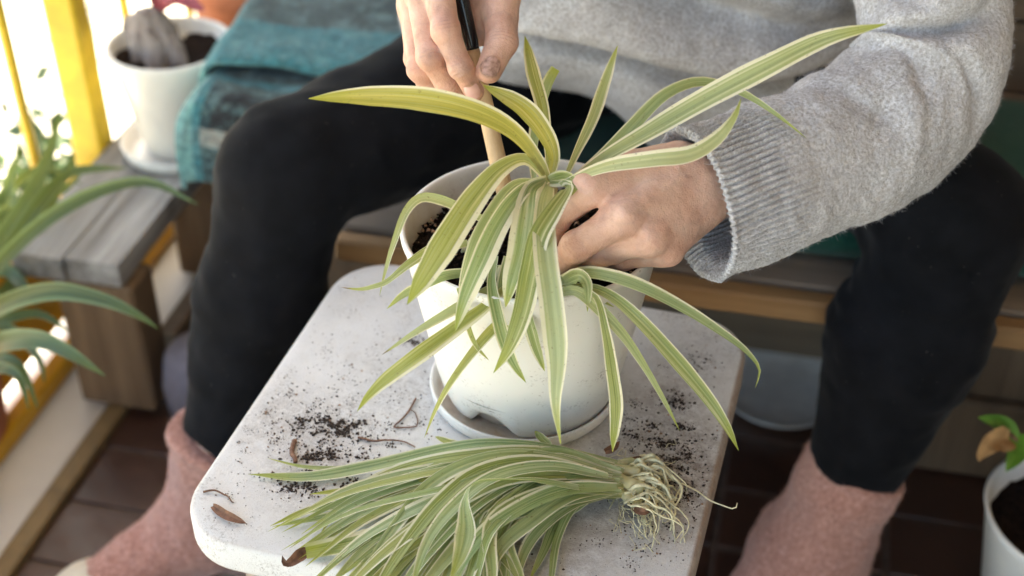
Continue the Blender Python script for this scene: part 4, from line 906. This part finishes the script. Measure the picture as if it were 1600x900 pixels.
# sweater --------------------------------------------------------
sw = bpy.data.objects.new('sweater', None); COL.objects.link(sw); sw.parent = person
def loft_sleeve(path, n, m, ribs, riblen, folds, name, hollow=True):
    # path rows: px, py, depth, half-width (px), depth radius (m)
    P = np.array([list(PD(a, b, c)) + [w * c * PXM, dr] for a, b, c, w, dr in path]); S = spline(P, n); C = S[:, :3]
    T = np.gradient(C, axis=0); T /= np.linalg.norm(T, axis=1)[:, None]; view = C - CAM; view /= np.linalg.norm(view, axis=1)[:, None]
    X = np.cross(T, view); X /= np.linalg.norm(X, axis=1)[:, None]; Y = np.cross(X, T); Y *= np.sign((Y * -view).sum(1))[:, None]   # Y towards camera
    Ls = np.r_[0, np.cumsum(np.linalg.norm(np.diff(C, axis=0), axis=1))]; th = np.arange(m) / m * 2 * PI
    c, s = np.cos(th), np.sin(th)
    V = C[:, None] + X[:, None] * (S[:, 3, None, None] * c[None, :, None]) + Y[:, None] * (S[:, 4, None, None] * s[None, :, None])
    Nn = X[:, None] * (c[None, :, None] / S[:, 3, None, None]) + Y[:, None] * (s[None, :, None] / S[:, 4, None, None]); Nn /= np.linalg.norm(Nn, axis=2)[..., None]
    fade = np.clip((riblen * (1 + .12 * vnoise(np.stack([c * 2, s * 2, c * 0], -1), 2, 3))[None] - Ls[:, None]) / .03, 0, 1)
    rib = (np.abs(np.sin(th * ribs / 2))[None] ** .8 - .5) * .0034 * fade * (1 + .3 * vnoise(V, 90, 5))
    stitch = np.sin(Ls[:, None] * 2 * PI / .0034 + PI * np.floor(th * ribs / (2 * PI))[None]) * .00035 * fade
    knit = (1 - fade) * np.sin(th * ribs * 1.0 + 3 * vnoise(V, 40, 77)) * .00012
    D = rib + stitch + knit + fbm(V, 12, 3, 11) * .0045 * (1 - .6 * fade) + fbm(V, 90, 3, 21) * .0012 + folds(Ls[:, None] / Ls[-1], th[None], V)
    edge = np.exp(-(Ls[:, None] / .0035) ** 2) * .0012
    V = V + Nn * (D + edge)[..., None]
    if hollow:
        k = int(n * .22); In = V[:k] - Nn[:k] * (.0035 + .0008 * np.minimum(np.arange(k), 6))[:, None, None]
        mid = V[0] - Nn[0] * .002 - T[0] * .0022; V = np.concatenate([In[::-1], mid[None], V])
    return V.reshape(-1, 3), grid_faces(len(V), m, True)
def folds_L(s, th, V):
    d = np.zeros(np.broadcast(s, th).shape)
    def ridge(s0, th0, ls, lt, amp, slope=0.0):
        u_ = (th - th0 + PI) % (2 * PI) - PI; return amp * np.exp(-((s - s0 - slope * u_) / ls) ** 2 - (u_ / lt) ** 2)
    d += ridge(.47, 1.85, .014, .75, -.019, .045); d += ridge(.505, 1.7, .03, .9, .011, .045); d += ridge(.425, 1.7, .035, .9, .011, .02)
    d += ridge(.40, 2.3, .016, .5, -.008, -.05); d += ridge(.35, .7, .03, .5, -.008, .07); d += ridge(.29, 1.9, .04, .8, .006, -.05)
    d += ridge(.54, .9, .014, .6, -.009, -.06); d += ridge(.385, .9, .03, .45, .009); d += ridge(.24, 1.2, .022, .9, -.005, .05) + ridge(.60, 1.5, .018, .8, -.009, .04)
    d += ridge(.44, .35, .02, .45, -.010, -.08) + ridge(.41, -.1, .015, .4, -.006, -.08) + ridge(.33, 1.6, .02, .6, -.005, -.06)
    return d
SLV = [(1088, 322, .960, 122, .047), (1120, 312, .966, 118, .046), (1190, 285, .985, 119, .047), (1275, 252, 1.01, 121, .050), (1355, 212, 1.035, 123, .053), (1425, 150, 1.055, 122, .055), (1455, 75, 1.06, 118, .055), (1455, -20, 1.06, 118, .055), (1430, -150, 1.065, 125, .058), (1370, -330, 1.09, 140, .062), (1280, -460, 1.12, 140, .06)]
V, Fq = loft_sleeve(SLV, 330, 620, 74, .075, folds_L, 'sleeve')
slv = mk('sleeve', V, Fq, 'sweater', sw)
inframe = lambda P: ((np.linalg.norm(P - PD(1280, 230, 1.0), axis=1) < .26)).astype(float)
fuzz('fuzz', V, Fq, slv, 'sweater_fuzz', 60000, .0024, .00011, 3, 1.0, inframe)
SR_ = [(722, -175, 1.0, 95, .045), (700, -240, 1.03, 100, .046), (640, -310, 1.09, 110, .05), (580, -350, 1.14, 115, .055), (620, -440, 1.15, 125, .058), (760, -520, 1.15, 130, .06)]
V, Fq = loft_sleeve(SR_, 120, 220, 74, .06, lambda s, th, V: 0 * s * th, 'sleeve'); mk('sleeve', V, Fq, 'sweater', sw)
# torso: rings up the body, hem lying in the lap
def torso():
    rings = np.array([ # cx, cy, z, rx, ry, lean
     (-.01, .545, .465, .215, .172), (-.008, .538, .482, .232, .186), (-.0, .525, .52, .236, .192), (.012, .505, .57, .226, .186), (.028, .475, .63, .214, .178), (.04, .435, .70, .205, .165), (.05, .395, .78, .205, .145), (.055, .36, .85, .185, .12), (.06, .34, .905, .12, .09), (.07, .325, .945, .068, .065)], float)
    S = spline(rings, 260); m = 420; th = np.arange(m) / m * 2 * PI; c, s = np.cos(th), np.sin(th); cb, sb_ = np.sign(c) * np.abs(c) ** .72, np.sign(s) * np.abs(s) ** .72
    V = np.stack([S[:, 0, None] + S[:, 3, None] * cb, S[:, 1, None] + S[:, 4, None] * sb_, S[:, 2, None] + 0 * c], -1)
    front = np.exp(-((th - 1.5 * PI) / 1.1) ** 2)[None]; V[..., 2] -= front * np.clip((.60 - S[:, 2, None]) / .12, 0, 1) * .085 * (1 / (1 + np.exp(-(V[..., 0] - .03) / .02)) - .4); z = V[..., 2]; x = V[..., 0]
    N = np.stack([c[None] / S[:, 3, None], s[None] / S[:, 4, None], 0 * z], -1); N /= np.linalg.norm(N, axis=2)[..., None]
    q1 = z - (.555 + .16 * (x - .02) * -.6 + .10 * np.abs(x - .12)); q2 = z - (.63 - .25 * (x - .1)); q3 = z - (.60 + .9 * (x + .1))
    D = front * 1.7 * (.020 * np.exp(-((q1 - .028) / .03) ** 2) - .024 * np.exp(-(q1 / .012) ** 2) + .012 * np.exp(-((q2 - .03) / .04) ** 2) - .018 * np.exp(-(q2 / .018) ** 2) - .012 * np.exp(-(q3 / .02) ** 2))
    D += fbm(V, 9, 3, 31) * .012 + fbm(V, 80, 3, 33) * .0012
    V = V + N * D[..., None]; In = V[:40] - N[:40] * .004; V = np.concatenate([In[::-1], V]); return V.reshape(-1, 3), grid_faces(len(V), m, True)
V, Fq = torso(); to = mk('torso', V, Fq, 'sweater', sw)
fuzz('fuzz', V, Fq, to, 'sweater_fuzz', 16000, .003, .00016, 4, 1.0, lambda P: ((P[:, 1] < .5) & (P[:, 2] < .75)).astype(float))
# hair
def hair_fn(G):
    d = cap_d(G, (.075, .255, 1.075), (.075, .265, 1.04), .088, .080); d = smin(d, cap_d(G, (.075, .31, 1.02), (.08, .36, .93), .05, .035), .03)
    return np.maximum(d, -cap_d(G, (.07, .14, 1.03), (.07, .13, .98), .055, .05)) - fbm(G, 40, 3, 2).astype(np.float32) * .004
V, Fq = nets(hair_fn, (-.05, .12, .85), (.20, .43, 1.2), .006, 1); M['hair'] = simple('hair', (.09, .05, .03), .5, 200, .4, .5); mk('hair', V, Fq, 'hair', person)

# ------------------------------------------------------------------ blanket and cushions
def plaid():
    t = NT('plaid_blanket'); uv = t.new('TexCoord').outputs['UV']; sp = t.new('SeparateXYZ', i_0=uv); u, v = sp.outputs[0], sp.outputs[1]
    T_, TD, CH, CR, LT = (.07, .29, .33), (.08, .125, .125), (.030, .029, .032), (.46, .44, .38), (.22, .50, .48)
    vv = t.math('ADD', v, t.math('MULTIPLY', t.noise(30, 3, .6), .012))
    band = t.ramp(vv, [(0, CH), (.095, CR), (.13, CH), (.205, TD), (.225, T_), (.245, TD), (.44, T_), (.545, TD), (.80, CH), (.9, TD)], 'CONSTANT')
    ub = t.ramp(u, [(0, LT), (.13, T_), (.18, CH), (.55, TD), (.75, CH), (.9, T_)], 'CONSTANT')
    isl = t.ramp(u, [(0.0, .85), (.16, .15)], 'CONSTANT')
    c = t.mix(isl, band, ub); n = t.noise(115, 4, .85); n2 = t.noise(48, 5, .85)
    c = t.mix(t.ramp(n, [(.44, 0.0), (.56, .5)]), c, (.016, .030, .036)); c = t.mix(t.ramp(n2, [(.5, 0.0), (.60, .35)]), c, (.30, .52, .52))
    t.B(Base_Color=c, Roughness=.95, Sheen_Weight=.3); t.b.inputs['Specular IOR Level'].default_value = .1; t.bump(t.math('ADD', n, n2), 1.0, .004); return t.m
M['plaid'] = plaid()
# cushion under the blanket
def cush_fn(lo, hi, r_):
    lo = np.array(lo, np.float32); hi = np.array(hi, np.float32); c = (lo + hi) / 2; h = (hi - lo) / 2 - r_
    def fn(G):
        q = np.abs(G - c) - h; return np.sqrt((np.maximum(q, 0) ** 2).sum(-1)) + np.minimum(q.max(-1), 0) - r_ - fbm(G, 9, 2, 4).astype(np.float32) * .004
    return fn
gc = None
V, Fq = nets(cush_fn((-.16, .33, .362), (1.1, .66, .405), .02), (-.2, .29, .34), (1.14, .70, .44), .010, 1); tag(mk('cushion', V, Fq, 'greencush'), 'dark green seat cushion under the seated person on the bench', 'cushion')
bench2 = tag(bx('blanket_box', (-.455, .47, .0), (-.265, .80, .345), 'brownwood', bev=.01), 'brown wooden box at the bench end hidden beneath the teal blanket', 'box')
bl = empty('blanket', 'folded teal, charcoal and cream plaid wool blanket draped over the bench end', 'blanket')
def blanket_layer(prof, x0, x1, name, vr, seed, lwrap=.10):
    # prof: (y, z) path from the back over the top and down the front; the left margin drops down the side
    Q = spline(np.array([(0, a, b) for a, b in prof]), 120)[:, 1:]; m = 90; xs = np.linspace(0, 1, m); W = (x1 - x0)
    V = np.empty((120, m, 3)); uv = np.empty((120, m, 2))
    for j, a in enumerate(xs):
        s = a * (W + lwrap) - lwrap            # <0: hanging down the left side
        rr_ = .035
        if s < 0: dx = -min(-s, rr_ * 1.3) * .6; dz = s - .0 if s < -rr_ else -(s * s) / (2 * rr_); dz = -(s * s) / (2 * rr_) if s > -rr_ else s + rr_ / 2
        else: dx, dz = s, 0
        V[:, j, 0] = x0 + dx; V[:, j, 1] = Q[:, 0]; V[:, j, 2] = Q[:, 1] + dz * np.clip((Q[:, 1] - .30) / .1, .2, 1)
        uv[:, j, 0] = a; uv[:, j, 1] = np.interp(np.linspace(0, 1, 120), [0, 1], vr)
    V += np.stack([fbm(V, 8, 2, seed), fbm(V, 8, 2, seed + 3), fbm(V, 10, 3, seed + 5)], -1) * [.006, .006, .007]
    n_ = vnormals(V.reshape(-1, 3), grid_faces(120, m)).reshape(V.shape); 
    if n_[60, 45, 2] < 0: n_ = -n_
    V2 = V - n_ * .007; VV = np.concatenate([V.reshape(-1, 3), V2.reshape(-1, 3)]); F1 = grid_faces(120, m); N_ = 120 * m
    bd = list(range(m)) + [i * m + m - 1 for i in range(1, 120)] + [119 * m + j for j in range(m - 2, -1, -1)] + [i * m for i in range(118, 0, -1)]
    Fs = [list(f) for f in F1] + [[int(x) + N_ for x in f[::-1]] for f in F1] + [[bd[k], bd[(k + 1) % len(bd)], bd[(k + 1) % len(bd)] + N_, bd[k] + N_] for k in range(len(bd))]
    return fixn(mk(name, VV, Fs, 'plaid', bl, uv=np.concatenate([uv.reshape(-1, 2)] * 2)))
blanket_layer([(.80, .40), (.62, .398), (.50, .396), (.462, .388), (.446, .362), (.440, .32), (.437, .29)], -.488, -.06, 'lower_fold', (.62, .03), 3, .075)
blanket_layer([(.86, .56), (.80, .47), (.74, .438), (.62, .432), (.545, .428), (.520, .421), (.513, .414)], -.486, -.03, 'upper_fold', (.85, .45), 9)

# ------------------------------------------------------------------ things under and beside the bench
cx, cy = PZ(1219, 618, .0)[:2]
tag(mk('plate', *lathe([(0, .006), (.055, .006), (.070, .010), (.081, .017), (.083, .0165), (.073, .006), (.055, .001), (0, .001)], 72, (cx, cy, .002)), 'plate'), 'round dull grey plate lying on the floor under the bench', 'plate')
lx = PZ(282, 600, .06)
V, Fs = lathe([(0, 0), (.05, 0), (.066, .012), (.07, .06), (.06, .11), (.045, .125), (0, .128)], 40, (lx[0] + .02, lx[1] + .02, .003)); V = (V - (lx[0] + .02, lx[1] + .02, 0)) * [.7, .7, .85] + (lx[0] + .02, lx[1] + .02, 0); V[:, 2] += fbm(V, 20, 2, 4) * .004
tag(mk('cloth_bundle', V, Fs, 'lavender'), 'greyish lavender cloth bundle on the floor beside the left leg', 'cloth')
for (x, y, r_, lab) in ((1262, 470, .020, 'small pale grey stone in the dark under the bench, nearer the right leg'), (1205, 512, .014, 'small bluish stone on the floor under the bench just above the plate')):
    q = PZ(x, y, .02); V, Fq = nets(lambda G: cap_d(G, q - (.008, 0, 0), q + (.010, .004, .004), r_, r_ * .8) - fbm(G, 50, 2, 3).astype(np.float32) * .003, q - .04, q + .04, .004, 1); tag(mk('stone', V, Fq, 'plate'), lab, 'stone', 'stones under the bench')
# right pot with sprig
rp = PZ(1682, 826, .19)
r3, _ = lpot('flower_pot', rp[0] + .012, rp[1] + .02, .003, [(0, 0), (.058, 0), (.066, .004), (.092, .175), (.096, .187), (.093, .189), (.090, .185), (.086, .15), (0, .15)], 'whiteceramic', 'white plastic pot with a small green sprig, cut by the right edge', 'flower pot')
soil_disc(rp[0] + .012, rp[1] + .02, .164, .087, .004, parent=r3, seed=12)
spg = empty('seedling', 'small sprig with fresh green leaves and one dried tan leaf in the right pot', 'plant')
DD = 1.33
stemtube([(rp[0] - .0, rp[1] + .03, .150), PD(1618, 735, DD), PD(1590, 690, DD), PD(1578, 678, DD)], .0022, spg, 'brownroot')
leaf([PD(1585, 686, DD), PD(1565, 662, DD), PD(1528, 652, DD)], .019, spg, mat='freshleaf', prof='basewide', n=14, fold=.5)
leaf([PD(1588, 680, DD), PD(1590, 705, DD - .01), PD(1572, 737, DD - .02)], .023, spg, mat='freshleaf', prof='basewide', n=14, fold=.5)
leaf([PD(1592, 690, DD), PD(1610, 700, DD), PD(1622, 722, DD)], .026, spg, mat='freshleaf', prof='basewide', n=14, fold=.5)
tag(leaf([PD(1580, 684, DD - .01), PD(1552, 692, DD - .02), PD(1532, 712, DD - .02), PD(1530, 722, DD - .02)], .025, spg, mat='dryleaf', prof='basewide', n=16, fold=.9, wave=.3, name='dry_leaf'), 'curled tan dried leaf')
# caudex leaf
leaf([(PX - .01, PY, .43), (PX + .0, PY - .01, .452), (PX + .03, PY - .015, .462)], .02, cau, mat='redleaf', n=12); stemtube([(PX - .012, PY, .412), (PX - .008, PY, .432)], .004, cau, 'bark'); leaf([(PX - .005, PY, .43), (PX + .025, PY - .01, .455), (PX + .065, PY - .02, .445)], .02, cau, mat='redleaf', n=12)

# big green leaved plant at the lower left
gp = empty('arching_plant', 'dark green strap leaved plant arching in from the left edge beside the railing', 'potted plant')
gpx, gpy = -.80, .22
lp, _ = lpot('planter', gpx + .03, gpy, .008, [(0, 0), (.07, 0), (.078, .004), (.092, .17), (.097, .17), (.097, .19), (.09, .19), (.087, .17), (0, .165)], 'terracotta', 'terracotta planter of the arching green plant outside the left edge', 'flower pot')
GL = [([(-60, 520, 1.50), (0, 478, 1.44), (80, 455, 1.40), (160, 468, 1.38), (215, 492, 1.37), (248, 514, 1.37)], 34),
      ([(-60, 560, 1.50), (0, 535, 1.40), (60, 530, 1.36), (110, 552, 1.34), (165, 588, 1.33)], 38),
      ([(-60, 480, 1.55), (0, 410, 1.52), (70, 345, 1.50), (150, 300, 1.50), (230, 284, 1.50), (310, 320, 1.48)], 26),
      ([(-60, 470, 1.58), (0, 380, 1.60), (45, 310, 1.60), (75, 245, 1.62), (95, 175, 1.62)], 34),
      ([(-50, 480, 1.55), (10, 395, 1.56), (60, 320, 1.56), (110, 270, 1.58), (200, 262, 1.58)], 26),
      ([(-60, 430, 1.6), (0, 330, 1.65), (20, 260, 1.65), (35, 230, 1.65)], 30),
      ([(-60, 590, 1.45), (0, 575, 1.40), (30, 590, 1.38), (45, 640, 1.38)], 24),
      ([(-60, 600, 1.5), (-10, 560, 1.42), (30, 570, 1.4), (60, 640, 1.4)], 20),
      ([(-60, 520, 1.5), (0, 500, 1.46), (60, 490, 1.46), (110, 520, 1.45)], 20),
      ([(-50, 450, 1.6), (0, 420, 1.6), (30, 440, 1.58), (60, 480, 1.57)], 30),
      ([(-60, 400, 1.6), (10, 300, 1.66), (70, 262, 1.68), (130, 290, 1.68)], 22),
      ([(-60, 400, 1.6), (20, 330, 1.64), (95, 300, 1.66), (135, 262, 1.68)], 22),
      ([(-30, 500, 1.5), (30, 430, 1.6), (60, 360, 1.62), (120, 240, 1.64)], 26),
      ([(-30, 520, 1.5), (10, 510, 1.5), (60, 560, 1.47), (70, 600, 1.46)], 18)]
for i, (pts, w) in enumerate(GL): 
    pts = [(-70 + random.uniform(-15, 15), 560 + random.uniform(-15, 15), 1.53)] + pts
    L(pts, w, gp, mat='darkleaf', prof='even', pale=0, blue=.25 * (i % 2), n=24)
for i in range(10):
    a = random.uniform(90, 270); b = R(a); r_ = random.uniform(.15, .3)
    leaf([(gpx + .03, gpy, .18), (gpx + .03 + r_ * .5 * math.cos(b), gpy + r_ * .5 * math.sin(b), .42), (gpx + .03 + r_ * 1.2 * math.cos(b), gpy + r_ * 1.2 * math.sin(b), .35)], .022, gp, mat='darkleaf', prof='even', n=18)
# shrub outside, behind the railing foot: gives the dappled bright gaps
def shrub(name, c, size, n, label, seed):
    g = np.random.default_rng(seed); root = empty(name, label, 'shrub'); P = np.array(c) + g.normal(size=(n, 3)) * size * .5
    d = g.normal(size=(n, 3)); d /= np.linalg.norm(d, axis=1)[:, None]; s = np.cross(d, g.normal(size=(n, 3))); s /= np.linalg.norm(s, axis=1)[:, None]; l = .03 + .03 * g.random((n, 1))
    V = np.stack([P, P + d * l * .5 + s * l * .22, P + d * l, P + d * l * .5 - s * l * .22], 1).reshape(-1, 3); Fq = np.arange(n * 4).reshape(-1, 4)
    mk('foliage', V, Fq, 'shrubleaf', root, smooth=False, kind='stuff'); stemtube([np.array(c) * [1, 1, 0] + (0, 0, -.6), c], .012, root, 'brownwood'); return root
q = PD(85, 300, 2.15); shrub('shrub', q, np.array([.10, .12, .10]), 420, 'small leafy shrub growing outside behind the yellow railing', 2)
